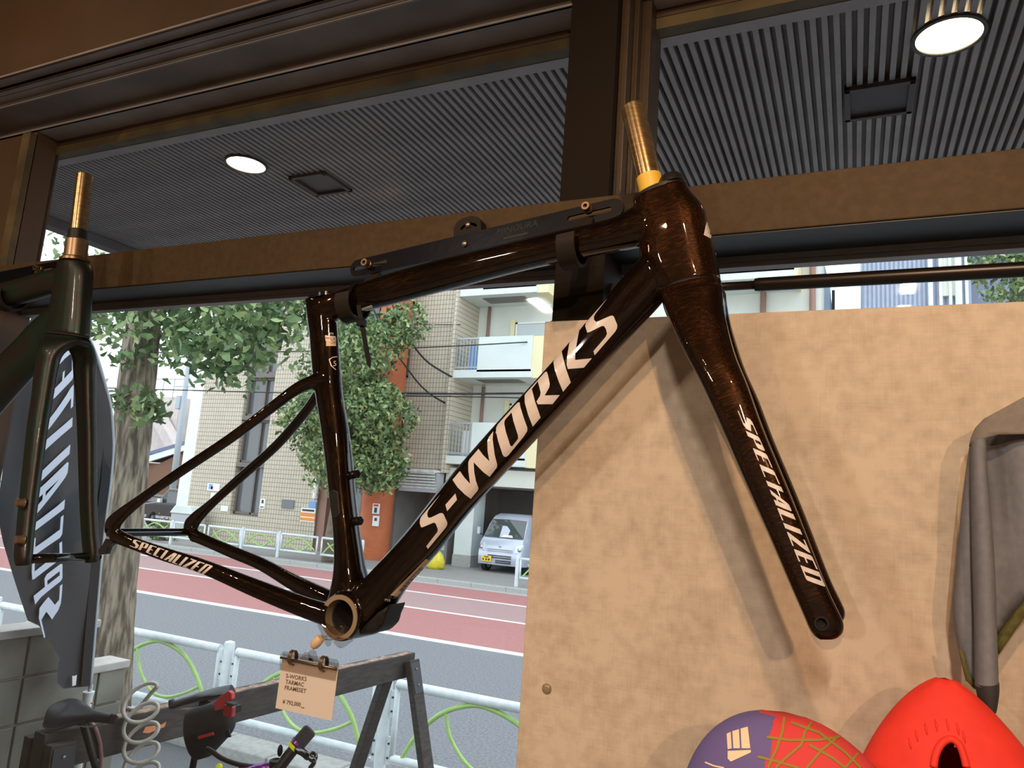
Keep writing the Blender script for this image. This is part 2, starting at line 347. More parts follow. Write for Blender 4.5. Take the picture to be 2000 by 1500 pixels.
# ------------------------------------------------------------------ the shop: window wall, head box, soffit, room
YB, YG = .95, 1.05           # face of the transom board, plane of the glass
ZS = 2.965                   # soffit outside
XL, XR = -1.77, 3.5
XM0, XM1 = PY(1108, 150, .955).x, PY(1200, 150, .955).x     # mullion
b = MB().box(-4, XR, YB, 1.03, 2.571, 2.644)
struct('trim_1', b, 'bronze_board', bevel=.0015)
b = MB().box(-4, XR, .953, 1.036, 2.5695, 2.573)
struct('trim_2', b, 'black_frame')
b = MB().box(-4, XR, 1.036, 1.056, 2.5615, 2.60).box(-4, XR, 1.038, 1.056, 2.5535, 2.5605)
struct('trim_3', b, 'grey_sash')
b = MB().box(XM0, XM1, .955, 1.09, .6, 3.2)
struct('trim_4', b, 'dark_bronze', bevel=.001)
b = MB().box(XM1, XM1+.012, .975, 1.06, 2.60, 3.2).box(XM1+.012, XM1+.02, 1.0, 1.06, 2.6, 3.2).box(XM1+.018, XM1+.034, 1.02, 1.085, 2.6, 3.2)
struct('trim_5', b, 'bronze', bevel=.0008)
panes = ((XL, XM0, .75, 2.555), (XM1, XR, .75, 2.555), (XL, XM0, 2.60, 2.995), (XM1, XR, 2.60, 2.995))
for i, (x0, x1, z0, z1) in enumerate(panes):
    struct('window_%d' % (i+1), MB().box(x0, x1, YG, YG+.006, z0, z1), 'window_glass')
struct('wall_left', MB().box(-4.1, XL, 1.0, 1.06, 0, 3.3), 'brown_paint')
b = MB().box(XL-.03, XL, .985, 1.002, 2.6, 2.99)
struct('trim_6', b, 'ochre_dirty')
struct('wall_front', MB().box(XL, XR, .99, 1.14, 0, .76), 'concrete')
# stepped window head, profile (y, z); base colours carry daylight grey undersides, lamplit brown uprights
def strip(name, y0, z0, y1, z1, mt, th=.004):
    d = Vector((0, y1-y0, z1-z0)); n = Vector((0, -d.z, d.y)).normalized()
    if n.z < 0: n = -n
    if abs(d.y) < 1e-6: n = Vector((0, 1, 0))
    a = Vector((0, y0, z0)); q = Vector((0, y1, z1))
    mb = MB(); mb.prism([a+Vector((-4, 0, 0)), a+Vector((XR, 0, 0)), q+Vector((XR, 0, 0)), q+Vector((-4, 0, 0))], n*th)
    return struct(name, mb, mt)
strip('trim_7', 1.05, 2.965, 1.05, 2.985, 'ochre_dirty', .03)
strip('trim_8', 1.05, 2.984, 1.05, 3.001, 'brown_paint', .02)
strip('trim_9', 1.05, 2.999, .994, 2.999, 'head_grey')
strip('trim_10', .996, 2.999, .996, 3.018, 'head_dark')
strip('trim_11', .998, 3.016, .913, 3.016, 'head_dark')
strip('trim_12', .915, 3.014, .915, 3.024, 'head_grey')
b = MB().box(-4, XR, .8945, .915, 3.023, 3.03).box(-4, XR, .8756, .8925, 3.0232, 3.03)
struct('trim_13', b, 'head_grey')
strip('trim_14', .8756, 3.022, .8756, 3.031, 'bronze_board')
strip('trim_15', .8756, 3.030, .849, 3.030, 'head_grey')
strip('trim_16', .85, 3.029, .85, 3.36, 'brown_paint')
struct('wall_head', MB().box(-4.1, XR, 1.08, 1.2, 2.99, 3.6), 'concrete')
struct('floor', MB().box(-4.1, XR, -4.2, .99, .40, .5), 'room_floor')
struct('ceiling', MB().box(-4.2, XR+.1, -4.2, 1.08, 3.36, 3.46), 'brown_paint')
struct('wall_back', MB().box(-4.1, XR, -4.3, -4.2, .4, 3.4), 'room_wall')
struct('wall_side', MB().box(-4.2, -4.1, -4.2, 1.16, .4, 3.4), 'room_wall')
struct('wall_right', MB().box(XR, XR+.1, -4.2, 1.16, 0, 3.4), 'room_wall')
# ribbed soffit outside: each rib a plank of its own
XS0, XS1, YS1 = -2.22, 2.6, 2.15
sof = struct('canopy_soffit', MB().box(XS0, XS1, 1.08, YS1, ZS+.020, ZS+.06), 'soffit_metal')
PITCHR = .0168
rib_v = [(0, 1.10, ZS), (PITCHR*.52, 1.10, ZS), (PITCHR*.56, 1.10, ZS+.0205), (-PITCHR*.04, 1.10, ZS+.0205)]
me = bpy.data.meshes.new('rib'); n4 = len(rib_v)
me.from_pydata([Vector(v) for v in rib_v]+[Vector((v[0], YS1, v[2])) for v in rib_v], [], [(0, 1, 5, 4), (1, 2, 6, 5), (3, 0, 4, 7), (2, 3, 7, 6), (0, 3, 2, 1), (4, 5, 6, 7)])
me.materials.append(MATS['soffit_metal'])
x = XS0+.01
while x < 1.35:
    o = bpy.data.objects.new('rib', me); link(o, sof); o.location.x = x; x += PITCHR
b = MB().box(XS0, XS1, 1.075, 1.10, ZS-.001, ZS+.01); b.build('border_strip', 'soffit_metal', sof)
struct('canopy_edge', MB().box(XS0-.05, XS0, 1.0, YS1+.04, ZS-.028, ZS+.06), 'head_dark')
struct('canopy_fascia', MB().box(XS0-.05, XS1, YS1, YS1+.04, ZS-.02, ZS+.08), 'head_dark')
def downlight(px, py, d, label):
    p = PZ(px, py, ZS); t = thing('downlight', label, 'ceiling light', p, 'soffit downlights')
    MB().lathe([(d/2-.002, .001), (d/2, -.0005), (d/2, -.004), (d/2+.006, -.004), (d/2+.006, .002), (d/2-.002, .002)], p, (0, 0, 1), 36, cap=False).build('trim_ring', 'trim_dark', t, smooth=True, auto=40)
    MB().lathe([(.001, -.0035), (d/2*.7, -.003), (d/2, -.0015), (d/2, .003), (.001, .003)], p, (0, 0, 1), 36).build('diffuser', 'lamp_white', t, smooth=True, auto=40)
    return t
downlight(481, 320, .090, 'round lit downlight in the ribbed soffit on the tree side of the mullion')
downlight(1853, 68, .092, 'round lit downlight in the ribbed soffit above the grey jacket')
def vent(px, py, w, label):
    p = PZ(px, py, ZS); h = w; t = thing('soffit_vent', label, 'vent', p, 'soffit vents')
    x, y, z = p; f = .010
    b = MB()
    for a in ((x-w/2, x+w/2, y-h/2, y-h/2+f), (x-w/2, x+w/2, y+h/2-f, y+h/2), (x-w/2, x-w/2+f, y-h/2, y+h/2), (x+w/2-f, x+w/2, y-h/2, y+h/2)): b.box(*a, z-.008, z+.004)
    b.build('frame', 'trim_dark', t, bevel=.001)
    MB().box(x-w/2+f, x+w/2-f, y-h/2+f, y+h/2-f, z-.002, z+.002).build('cover', 'trim_dark', t)
vent(1716, 193, .112, 'dark square soffit vent with metal frame beside the downlight above the jacket')
vent(627, 357, .112, 'dark square soffit vent with metal frame beside the downlight nearer the tree')
# room spotlights on the ceiling, aimed at the window wall
def spotlight(nm, x, y, tx, ty, tz, power, ang, label, col=(1, .63, .35)):
    p = Vector((x, y, 3.36)); h = p + Vector((0, 0, -.11)); d = (Vector((tx, ty, tz))-h).normalized()
    t = thing('ceiling_spotlight', label, 'spotlight', p, 'ceiling spotlights')
    MB().lathe([(.04, 0), (.04, -.02), (.008, -.022), (.008, -.10)], p, (0, 0, 1), 20).build('mount', 'satin_black', t, smooth=True, auto=40)
    MB().lathe([(.028, -.07), (.036, -.06), (.036, .05), (.031, .05), (.031, -.02)], h, d, 24, cap=False).build('housing', 'satin_black', t, smooth=True, auto=40)
    MB().lathe([(.001, .02), (.030, .02), (.030, .012), (.001, .012)], h, d, 24).build('bulb_%s_offscreen' % nm, 'bulb_glow', t, smooth=True, auto=40)
    L = bpy.data.lights.new('spot', 'SPOT'); L.energy = power; L.color = col; L.spot_size = R(ang); L.spot_blend = .6; L.shadow_soft_size = .028
    lo = bpy.data.objects.new('ceiling_spot_%s_offscreen' % nm, L); C.objects.link(lo); lo.parent = t; lo.location = (h + d*.055) - p; lo.rotation_euler = d.to_track_quat('-Z', 'Y').to_euler()
spotlight('rear', 1.30, -2.75, -.15, .95, 2.2, 150, 80, 'black ceiling spotlight at the back of the shop aimed at the cement coloured panel')
spotlight('middle', -.75, -.60, -.75, .9, 2.3, 9, 90, 'black ceiling spotlight aimed at the brown bike frame')
spotlight('left', -2.2, -.45, -1.5, .95, 2.5, 10, 90, 'black ceiling spotlight aimed at the green black fork')
spotlight('head', -1.60, -.37, -2.1, .86, 3.25, 12, 100, 'black ceiling spotlight tilted at the window head')
spotlight('right', .12, -.36, -.06, .95, 2.0, 41, 80, 'black ceiling spotlight right above the fork and the caps')

def tube_light(nm, a, b, power, label):
    a = Vector(a); b = Vector(b); m_ = (a+b)/2; t = thing('tube_light', label, 'ceiling light', m_)
    MB().bar(a+Vector((0, 0, .012)), b+Vector((0, 0, .012)), .08, .014).build('batten', 'paper_white', t, bevel=.003)
    MB().tube([a-Vector((0, 0, .012)), b-Vector((0, 0, .012))], .013, 14).build('tube_%s_offscreen' % nm, 'tube_glow', t, smooth=True)
    L = bpy.data.lights.new('tube', 'AREA'); L.shape = 'RECTANGLE'; L.size = (b-a).length; L.size_y = .05; L.energy = power; L.color = (1, .85, .72)
    lo = bpy.data.objects.new('ceiling_tube_%s_offscreen' % nm, L); C.objects.link(lo); lo.parent = t; lo.location = (0, 0, -.03); d = (b-a).normalized()
    lo.rotation_euler = (0, 0, math.atan2(d.y, d.x))
mat('tube_glow', (.9, .9, .9), .5, 0, emit=(1, .93, .85), estr=14.0)
tube_light('short', (-1.595, -1.29, 3.341), (-1.595, -1.71, 3.341), 42, 'white fluorescent tube light on the ceiling nearer the window')
tube_light('long', (.23, -1.27, 3.341), (.23, -1.95, 3.341), 62, 'longer white fluorescent tube light on the ceiling facing the board')

# ------------------------------------------------------------------ street: ground, markings, kerbs
def slab(name, mt, x0, x1, y0, y1, z0, z1, **k): return struct(name, MB().box(x0, x1, y0, y1, z0, z1), mt, **k)
slab('ground', 'asphalt', -140, 90, 1.14, 160, -.3, -.03)
slab('road', 'asphalt', -90, 60, 5.3, 17.5, -.05, .0)
slab('sidewalk_near', 'asphalt_dark', -40, 30, 1.14, 4.95, -.05, .01)
slab('sidewalk_far', 'pavement', -90, 60, 17.75, 30, -.05, .03)
slab('gutter', 'concrete', -90, 60, 17.2, 17.55, -.05, .008)
slab('road_lane_red', 'road_red', -90, 60, 10.68, 13.2, -.04, .006)
slab('road_lane_pink', 'road_pink', -90, 60, 13.34, 15.4, -.04, .006)
slab('road_lane_outer', 'road_red', -90, 60, 15.54, 17.2, -.04, .006)
slab('road_line_1', 'road_white', -90, 60, 10.48, 10.68, -.04, .007)
slab('road_line_2', 'road_white', -90, 60, 13.2, 13.34, -.04, .007)
slab('road_line_3', 'road_white', -90, 60, 15.4, 15.54, -.04, .007)
random.seed(3); b = MB(); x = -14.
while x < 0:
    w = random.uniform(.25, .9); y0 = 5.62+random.uniform(0, .06); b.box(x, x+w, y0, y0+.14, -.02, .005); x += w+random.uniform(.05, .5)
tag(b.build('edge_line', 'road_white'), 'worn broken white edge line painted along the near road', 'road marking', kind='structure')
def kerb(name, y0, y1, z, mt, L, x0, x1):
    t = struct(name, MB().box(x0, x1, y0+.01, y1-.01, -.1, z-.012), 'mortar')
    x = x0
    mb = MB().box(0, L-.012, y0, y1, -.1, z); src = mb.build('kerb_stone', mt, t, bevel=.012); src.location.x = x; x += L
    while x < x1-.1:
        o = src.copy(); link(o, t); o.location.x = x; x += L
kerb('kerb_near', 4.90, 5.22, .10, 'concrete', .6, -12, 0)
kerb('kerb_far', 17.52, 17.75, .12, 'concrete', 1.0, -32, -4)
# ------------------------------------------------------------------ guard rails
def near_rail():
    Y = 5.03; t = thing('guard_rail', 'pale blue white pipe guard rail with green arches along the near kerb', 'guard rail', (-4.8, Y, .1))
    posts = [PY(447, 1300, Y).x-.02+k*1.62 for k in range(-2, 5)]
    for x in posts:
        p = MB().lathe([(.045, -.05), (.045, .80), (.040, .82), (.01, .83)], (x, Y, .05), (0, 0, 1), 16).build('post', 'rail_white', t, smooth=True, auto=40)
        for s in (-1, 1):
            for z in (.55, .22): MB().box(x+s*.04, x+s*.085, Y-.006, Y+.006, z, z+.2).build('bracket', 'rail_white', p, bevel=.003)
            for z in (.60, .70, .27, .37): MB().lathe([(.008, 0), (.008, .006), (.001, .007)], (x+s*.066, Y-.006, z), (0, -1, 0), 8).build('bolt', 'bolt', p)
    for a, q in zip(posts, posts[1:]):
        x0, x1 = a+.10, q-.10
        MB().tube([(x0, Y, .80), (x1, Y, .80)], .036, 14).build('top_rail', 'rail_white', t, smooth=True, auto=40)
        MB().tube([(x0, Y, .27), (x1, Y, .27)], .030, 14).build('bottom_rail', 'rail_white', t, smooth=True, auto=40)
        for x in (x0, x1): MB().tube([(x, Y, .27), (x, Y, .80)], .022, 12).build('upright', 'rail_white', t, smooth=True)
        w = x1-x0
        arch = spline([(x0+.06*w, Y, .28), (x0+.13*w, Y, .45), (x0+.26*w, Y, .64), (x0+.42*w, Y, .745), (x0+.55*w, Y, .755), (x0+.72*w, Y, .68), (x0+.86*w, Y, .50), (x0+.94*w, Y, .28)], 5)
        MB().tube(arch, .018, 10).build('arch', 'rail_green', t, smooth=True)
        MB().tube(spline([(x0+.30*w, Y, .67), (x0+.34*w, Y, .50), (x0+.46*w, Y, .34), (x0+.60*w, Y, .31), (x0+.76*w, Y, .38), (x0+.88*w, Y, .47)], 5), .014, 10).build('arch', 'rail_green', t, smooth=True)
near_rail()
def far_rail(name, posts, label):
    Y = 18.7; t = thing('guard_rail', label, 'guard rail', (posts[0], Y, .03))
    for x in posts: MB().lathe([(.055, 0), (.055, .80), (.02, .82)], (x, Y, .02), (0, 0, 1), 10).build('post', 'rail_white', t, smooth=True, auto=40)
    for a, q in zip(posts, posts[1:]):
        n = max(1, round((q-a)/1.6)); w = (q-a)/n
        for k in range(n):
            x0, x1 = a+k*w+.09, a+(k+1)*w-.09
            for z in (.77, .27): MB().tube([(x0, Y, z), (x1, Y, z)], .038, 8).build('rail', 'rail_white', t, smooth=True)
            MB().tube([(x0, Y, .25), (x0, Y, .79)], .03, 8).build('upright', 'rail_white', t, smooth=True); MB().tube([(x1, Y, .25), (x1, Y, .79)], .03, 8).build('upright', 'rail_white', t, smooth=True)
            ww = x1-x0
            MB().tube(spline([(x0+.05*ww, Y, .30), (x0+.2*ww, Y, .52), (x0+.45*ww, Y, .68), (x0+.7*ww, Y, .60), (x0+.95*ww, Y, .36)], 4), .024, 6).build('arch', 'rail_green', t, smooth=True)
            MB().tube(spline([(x0+.15*ww, Y, .64), (x0+.35*ww, Y, .40), (x0+.6*ww, Y, .33), (x0+.88*ww, Y, .62)], 4), .022, 6).build('arch', 'rail_green', t, smooth=True)
far_rail('a', [-24.6, -21.3, -18.1, -16.55, -13.35], 'white far guard rail with green arches in front of the tiled building')
far_rail('b', [-8.25, -5.0], 'short white guard rail with green arches beside the silver van')

# ------------------------------------------------------------------ far buildings
YF = 22.0
def fx(px, py): return PY(px, py, YF).x
def fz(px, py): return PY(px, py, YF).z
def window(parent, x0, x1, z0, z1, y, pane='pane_dark', frame='win_frame', mull=(), sills=(), fw=.05, depth=.08):
    b = MB().box(x0, x1, y-depth, y+.02, z0, z0+fw).box(x0, x1, y-depth, y+.02, z1-fw, z1).box(x0, x0+fw, y-depth, y+.02, z0, z1).box(x1-fw, x1, y-depth, y+.02, z0, z1)
    for mx in mull: b.box(x0+(x1-x0)*mx-fw/2, x0+(x1-x0)*mx+fw/2, y-depth, y+.02, z0, z1)
    w = b.build('window', frame, parent)
    xs = [0]+list(mull)+[1]
    for a, q in zip(xs, xs[1:]): MB().box(x0+(x1-x0)*a+fw*.4, x0+(x1-x0)*q-fw*.4, y-.02, y+.0, z0+fw*.4, z1-fw*.4).build('pane', pane, w)
    return w
def tan_block():
    xa, xb = -24.4, -17.9; t = thing('tiled_building', 'beige tiled building with a tall column of grey windows', 'building', (xa, YF, .03))
    c0, c1 = -22.1, -20.65
    # tile wall with a recessed window column
    for nm, a in (('tile_wall', (xa, c0, YF, YF+.5, .03, 13)), ('tile_wall', (c1, xb, YF, YF+.5, .03, 13)), ('tile_wall', (c0, c1, YF+.002, YF+.5, .03, 1.05)), ('tile_wall', (c0, c1, YF+.3, YF+.5, 1.05, 13))):
        MB().box(*a).build(nm, 'tan_tile', t)
    MB().box(-25.1, xa, YF+.05, YF+9, .03, 13).build('side_wall', 'white_wall', t)
    MB().box(xa, xb, YF+.5, YF+9, .03, 13).build('core', 'tan_tile', t)
    rows = ((1.1, 3.0, 'curtain_brown'), (3.1, 4.75, 'pane_dark'), (4.95, 6.45, 'pane_dark'), (6.65, 8.2, 'pane_dark'), (8.4, 10.0, 'pane_light'), (10.2, 11.8, 'pane_dark'))
    for i, (z0, z1, pm) in enumerate(rows):
        w = window(t, c0+.02, c1-.02, z0, z1, YF+.28, 'pane_dark' if i else 'pane_dark', 'dark_frame', (.62,), fw=.07, depth=.12)
        if i < 3: MB().box(c0+.15, c0+.15+(.5 if i == 0 else .38), YF+.262, YF+.275, z0+.1, z1-.1).build('curtain', 'curtain_brown', w)
        if i: MB().box(c0, c1, YF, YF+.25, z0-.2, z0-.02).build('sill', 'dark_frame', t, bevel=.02)
    MB().box(xb, xb+.35, YF+.1, YF+.6, .03, 3.3).build('timber_post', 'pipe_brown', t)
    return t
tan = tan_block()
def sign(name, px0, px1, py0, py1, mt, label, y=YF-.02, extra=(), texts=()):
    a = PY(px0, py1, y); b = PY(px1, py0, y); t = thing(name, label, 'sign', (a.x, y, a.z))
    MB().box(a.x, b.x, y-.015, y+.02, a.z, b.z).build('board', mt, t)
    w, h = b.x-a.x, b.z-a.z
    for (u0, u1, v0, v1, m2) in extra: MB().box(a.x+w*u0, a.x+w*u1, y-.021, y-.014, a.z+h*v0, a.z+h*v1).build('print', m2, t)
    return t
sign('sign_board', 507, 519, 975, 993, 'paper_white', 'small upright white notice beside the tall window column', extra=[(.3, .7, .55, .9, 'ink'), (.15, .85, .12, .22, 'ink')])
sign('plaque', 549, 575, 977, 992, 'sign_grey', 'dark grey plaque on the beige tiled wall')
sign('sign_board', 603, 618, 980, 992, 'sign_blue', 'small blue notice above the orange and white sign')
sign('sign_board', 586, 617, 993.5, 1018, 'paper_white', 'white sign with an orange band on the beige tiled wall', extra=[(0, 1, .08, .30, 'sign_orange'), (0, 1, .38, .66, 'sign_orange'), (.08, .92, .76, .90, 'ink')])
sign('poster', 405, 430, 945, 958, 'paper_white', 'pale poster with a blue and red print near the white side wall', extra=[(.1, .42, .2, .9, 'sign_blue'), (.3, .48, .2, .6, 'sign_red')])
sign('poster', 411, 425, 963, 975, 'paper_white', 'plain white sheet below the flag coloured poster')
sign('poster', 431, 446, 988, 998, 'paper_white', 'small white sheet low on the wall beside the brown window')
tb = thing('wall_lamp', 'long white wall lamp on the beige tiled wall', 'lamp', (PY(617, 975, YF).x, YF, PY(617, 975, YF).z))
p = PY(617, 956, YF-.10); MB().lathe([(.03, -.38), (.10, -.33), (.10, .33), (.03, .38)], p, (0, 0, 1), 12).build('diffuser', 'paper_white', tb, smooth=True, auto=50); MB().box(p.x-.05, p.x+.05, YF-.05, YF, p.z-.3, p.z+.3).build('backplate', 'grey_metal', tb)
# orange round column
t = thing('round_column', 'tall round orange painted column in front of the entrance', 'column', (PY(733, 1030, 21.50).x, 21.50, .03))
colx = PY(733, 1030, 21.50).x
MB().lathe([(.585, 0), (.585, .25), (.55, .27), (.55, 12.9)], (colx, 21.50, .03), (0, 0, 1), 32).build('shaft', 'orange_paint', t, smooth=True, auto=40)
sign('sign_board', 727, 742, 984, 1003, 'paper_white', 'white prohibition notice on the orange column', y=20.965, extra=[(.15, .85, .72, .92, 'sign_red'), (.3, .7, .1, .6, 'ink')])
sign('sign_board', 727, 741, 1008, 1027, 'paper_white', 'lower white notice on the orange column', y=20.965, extra=[(.3, .7, .5, .8, 'ink')])
# entrance block between the column and the balconies
t = thing('entrance_block', 'beige tiled stair tower with slit windows above a slatted canopy', 'building', (-17.5, YF+.6, .03))
MB().box(-14.9, -12.77, YF+.15, YF+3, 3.2, 13).build('tile_wall', 'tan_tile', t)
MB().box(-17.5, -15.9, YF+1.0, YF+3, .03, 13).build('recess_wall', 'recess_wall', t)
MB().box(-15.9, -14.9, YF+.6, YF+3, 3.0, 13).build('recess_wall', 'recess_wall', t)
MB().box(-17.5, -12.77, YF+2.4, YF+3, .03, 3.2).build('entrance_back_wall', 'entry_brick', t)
MB().box(-15.0, -14.6, YF+.2, YF+2.4, .03, 3.2).build('jamb', 'recess_wall', t)
for (a, c, q, e) in ((791, 804, 671, 737), (776, 792, 815, 884), (799, 812, 575, 594)): window(t, PY(a, q, YF+.15).x, PY(c, q, YF+.15).x, PY(a, e, YF+.15).z, PY(a, q, YF+.15).z, YF+.16, 'pane_dark', 'dark_frame', fw=.05)
for z in (3.4, 5.2, 7.0, 8.8): window(t, -17.3, -16.1, z, z+1.6, YF+1.0, 'pane_dark', 'dark_frame', (.5,), fw=.06)
w = window(t, -17.2, -16.0, .1, 2.6, YF+1.0, 'pane_dark', 'dark_frame', (.5,), fw=.06)
a = PY(749, 950, YF-.5); q = PY(863, 923, YF-.5); q.x = min(q.x, -12.77); a.x = max(a.x, colx+.47)
MB().box(a.x, q.x, YF-.5, YF+.2, q.z-.02, q.z+.08).build('canopy_roof', 'slat_white', t)
n = 6
for k in range(n):
    z0 = a.z+(q.z-a.z)*k/n; MB().box(a.x, q.x, YF-.5+.03*(n-k), YF-.46+.03*(n-k), z0+.02, z0+(q.z-a.z)/n-.02).build('slat', 'slat_white', t)
MB().box(a.x+.2, q.x, YF-.3, YF+.2, a.z-.1, q.z).build('canopy_core', 'grey_metal', t)
# balcony block
def balcony_block():
    x0, x1 = -12.75, -.9; t = thing('apartment_block', 'cream apartment block with white walled balconies over an open garage', 'building', (x0, YF+.5, .03))
    MB().box(x0, x0+.15, YF-.1, YF+1.6, 3.1, 13).build('side_fin', 'tan_tile', t)
    MB().box(x0, x1, YF+1.5, YF+4.8, 3.1, 13).build('wall', 'cream', t)
    MB().box(x0, x1, YF+.3, YF+4.8, 2.75, 3.3).build('garage_lintel', 'cream', t)
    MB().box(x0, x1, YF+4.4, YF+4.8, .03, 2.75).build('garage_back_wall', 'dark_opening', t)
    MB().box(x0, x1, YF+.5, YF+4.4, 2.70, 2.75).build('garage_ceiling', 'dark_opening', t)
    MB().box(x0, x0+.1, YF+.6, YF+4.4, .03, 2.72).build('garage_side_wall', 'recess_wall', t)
    for X in (-12.25, -4.6): MB().box(X, X+.66, YF+.35, YF+1.15, .03, 2.8).build('garage_pillar', 'balcony_white', t)
    for X in (-12.25, -4.6): MB().box(X-.02, X+.68, YF+.33, YF+1.17, .03, .42).build('pillar_plinth', 'concrete', t)
    for fl, zf in enumerate((3.42, 6.38, 9.30)):
        top = zf+1.42; xr0 = x0+.05; xr1 = -11.7; xe = -9.68
        for bx in ((xr0, xr1, xe, -9.25), (-4.7, -4.6, -1.55, -1.45)):
            a0, a1, a2, a3 = bx
            MB().box(a0, a2+.05, YF-.05, YF+1.5, zf, zf+.27).build('balcony_slab', 'balcony_white', t)
            MB().box(a1, a2, YF-.05, YF+.06, zf+.2, top).build('parapet', 'balcony_white', t)
            MB().box(a2, a3, YF-.02, YF+1.5, zf-.02, top+(-.02)).build('parapet_end', 'cream_yellow', t)
            if a1-a0 > .5:
                MB().box(a0, a1, YF-.02, YF+.03, top-.06, top).build('handrail', 'grey_metal', t); MB().box(a0, a1, YF-.02, YF+.03, zf+.34, zf+.39).build('handrail', 'grey_metal', t)
                k = a0
                while k < a1:
                    MB().box(k, k+.03, YF-.005, YF+.025, zf+.3, top-.03).build('baluster', 'grey_metal', t); k += .125
                MB().box(a0+.55, a0+.9, YF+.12, YF+.4, zf+.3, zf+1.15).build('laundry_box', 'sign_blue' if fl == 1 else 'paper_white', t)
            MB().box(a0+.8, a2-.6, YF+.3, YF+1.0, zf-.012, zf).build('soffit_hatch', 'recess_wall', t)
        w = window(t, -11.05, -8.3, zf+1.15 if fl else zf+1.0, zf+2.3, YF+1.5, 'pane_light', 'paper_white', (.5,), fw=.07, depth=.06)
        MB().box(-11.25, -11.08, YF+1.42, YF+1.52, zf+.3, zf+2.4).build('trim', 'cream_yellow', t)
        window(t, -4.2, -2.2, zf+.9, zf+1.9, YF+1.5, 'pane_light', 'grey_metal', (.5,), fw=.07)
        MB().tube([(-12.15, YF+1.42, zf), (-12.15, YF+1.42, zf+2.9)], .06, 8).build('drain_pipe', 'pipe_brown', t, smooth=True)
    for X in (-2.55, -1.12): MB().tube([(X, YF+1.35, .03), (X, YF+1.35, 13)], .09, 8).build('drain_pipe', 'pipe_brown', t, smooth=True)
    return t
balcony_block()
# right: blue house, ribbed grey building
t = thing('blue_house', 'pale blue gabled house side between the cream block and the grey ribbed building', 'building', (-1.0, 27, .03))
MB().prism([(-1.9, 27, .03), (-.72, 27, .03), (-.72, 27, 10.4), (-.95, 27, 11.5), (-1.9, 27, 12.0)], (0, 5, 0)).build('wall', 'blue_wall', t)
MB().tube([(-.62, 26.9, .03), (-.62, 26.9, 10.3)], .05, 8).build('drain_pipe', 'wire', t)
t = thing('ribbed_building', 'tall grey building clad in vertical ribbed sheeting with pipes', 'building', (.3, 26, .03))
MB().box(.28, 3.35, 26, 34, .03, 16).build('wall', 'corrugate', t)
x = .33
while x < 3.3: MB().box(x, x+.07, 25.95, 26.01, .03, 16).build('rib', 'corrugate', t); x += .13
MB().box(2.55, 2.95, 25.8, 26.02, 9.6, 15).build('duct', 'cream', t)
for X, r, m_ in ((2.22, .07, 'white_wall'), (2.50, .05, 'white_wall'), (2.76, .05, 'balcony_white'), (2.98, .10, 'balcony_white'), (3.2, .05, 'cream')): MB().tube([(X, 25.75, .03), (X, 25.75, 15)], r, 10).build('drain_pipe', m_, t, smooth=True)
t = thing('navy_building', 'dark blue grey building beyond the ribbed building pipes', 'building', (3.5, 27, .03))
MB().box(3.4, 12, 27, 36, .03, 11.3).build('wall', 'navy_wall', t); MB().box(3.35, 12, 26.8, 36, 11.3, 16).build('upper_wall', 'corrugate', t); MB().box(3.35, 12, 26.6, 27, 11.1, 11.35).build('eave', 'navy_wall', t)
# left: house with blue roof, pink flats, pole, car
t = thing('tiled_roof_house', 'old brown house with a blue tiled gable roof and white barge boards', 'house', (-39, 30, .03))
p0 = PY(262, 902, 30); pk = PY(356, 872, 30); p1 = PY(396, 908, 30)
MB().box(p0.x-2, p1.x-.5, 30.6, 38, .03, p0.z).build('wall', 'house_brown', t)
MB().prism([(p0.x+1.0, 30.5, p0.z-1.2), (p1.x, 30.5, p0.z-1.2), (p1.x, 30.5, p1.z), (pk.x, 30.5, pk.z-.1), (p0.x+1.0, 30.5, p0.z-.2)], (0, 6, 0)).build('gable', 'house_brown', t)
MB().bar((p0.x, 30.3, p0.z), (pk.x, 30.3, pk.z), .12, .35).build('barge_board', 'white_wall', t); MB().bar((pk.x, 30.3, pk.z), (p1.x+.4, 30.3, p1.z-.3), .12, .35).build('barge_board', 'white_wall', t)
MB().prism([(p0.x-.5, 30.2, p0.z+.1), (pk.x, 30.2, pk.z+.15), (pk.x, 30.2, pk.z+.35), (p0.x-.5, 30.2, p0.z+.3)], (0, 7, 0)).build('roof', 'roof_blue', t)
MB().prism([(pk.x, 30.2, pk.z+.15), (p1.x+.5, 30.2, p1.z-.2), (p1.x+.5, 30.2, p1.z), (pk.x, 30.2, pk.z+.35)], (0, 7, 0)).build('roof', 'roof_blue', t)
for k in range(7):
    MB().box(p0.x-3, p1.x-.2, 29.6-k*.02, 29.75-k*.02, p0.z-1.9-k*.04, p0.z-1.86-k*.04).build('lower_roof_course', 'recess_wall', t)
MB().box(p0.x-3, p1.x-.2, 29.6, 30.8, p0.z-2.2, p0.z-1.75).build('lower_roof', 'recess_wall', t)
t = thing('pink_flats', 'pale pinkish block of flats with an outside stair behind the blue roofed house', 'building', (-46, 38, .03))
a = PY(296, 775, 38); q = PY(352, 775, 38); e = PY(388, 800, 38)
MB().box(a.x-3, q.x, 38, 46, .03, a.z).build('wall', 'house_wall', t); MB().box(q.x, e.x+.6, 39.5, 46, .03, e.z).build('lower_wall', 'cream', t)
for k in range(2): window(t, q.x+.6+k*1.2, q.x+1.3+k*1.2, e.z-3.2, e.z-1.6, 39.5, 'pane_dark', 'pipe_brown', fw=.08)
s0 = PY(306, 800, 37.6); s1 = PY(350, 880, 37.6)
MB().bar((s0.x, 37.4, s0.z), (s1.x, 37.4, s1.z), .9, .7).build('stair', 'house_wall', t)
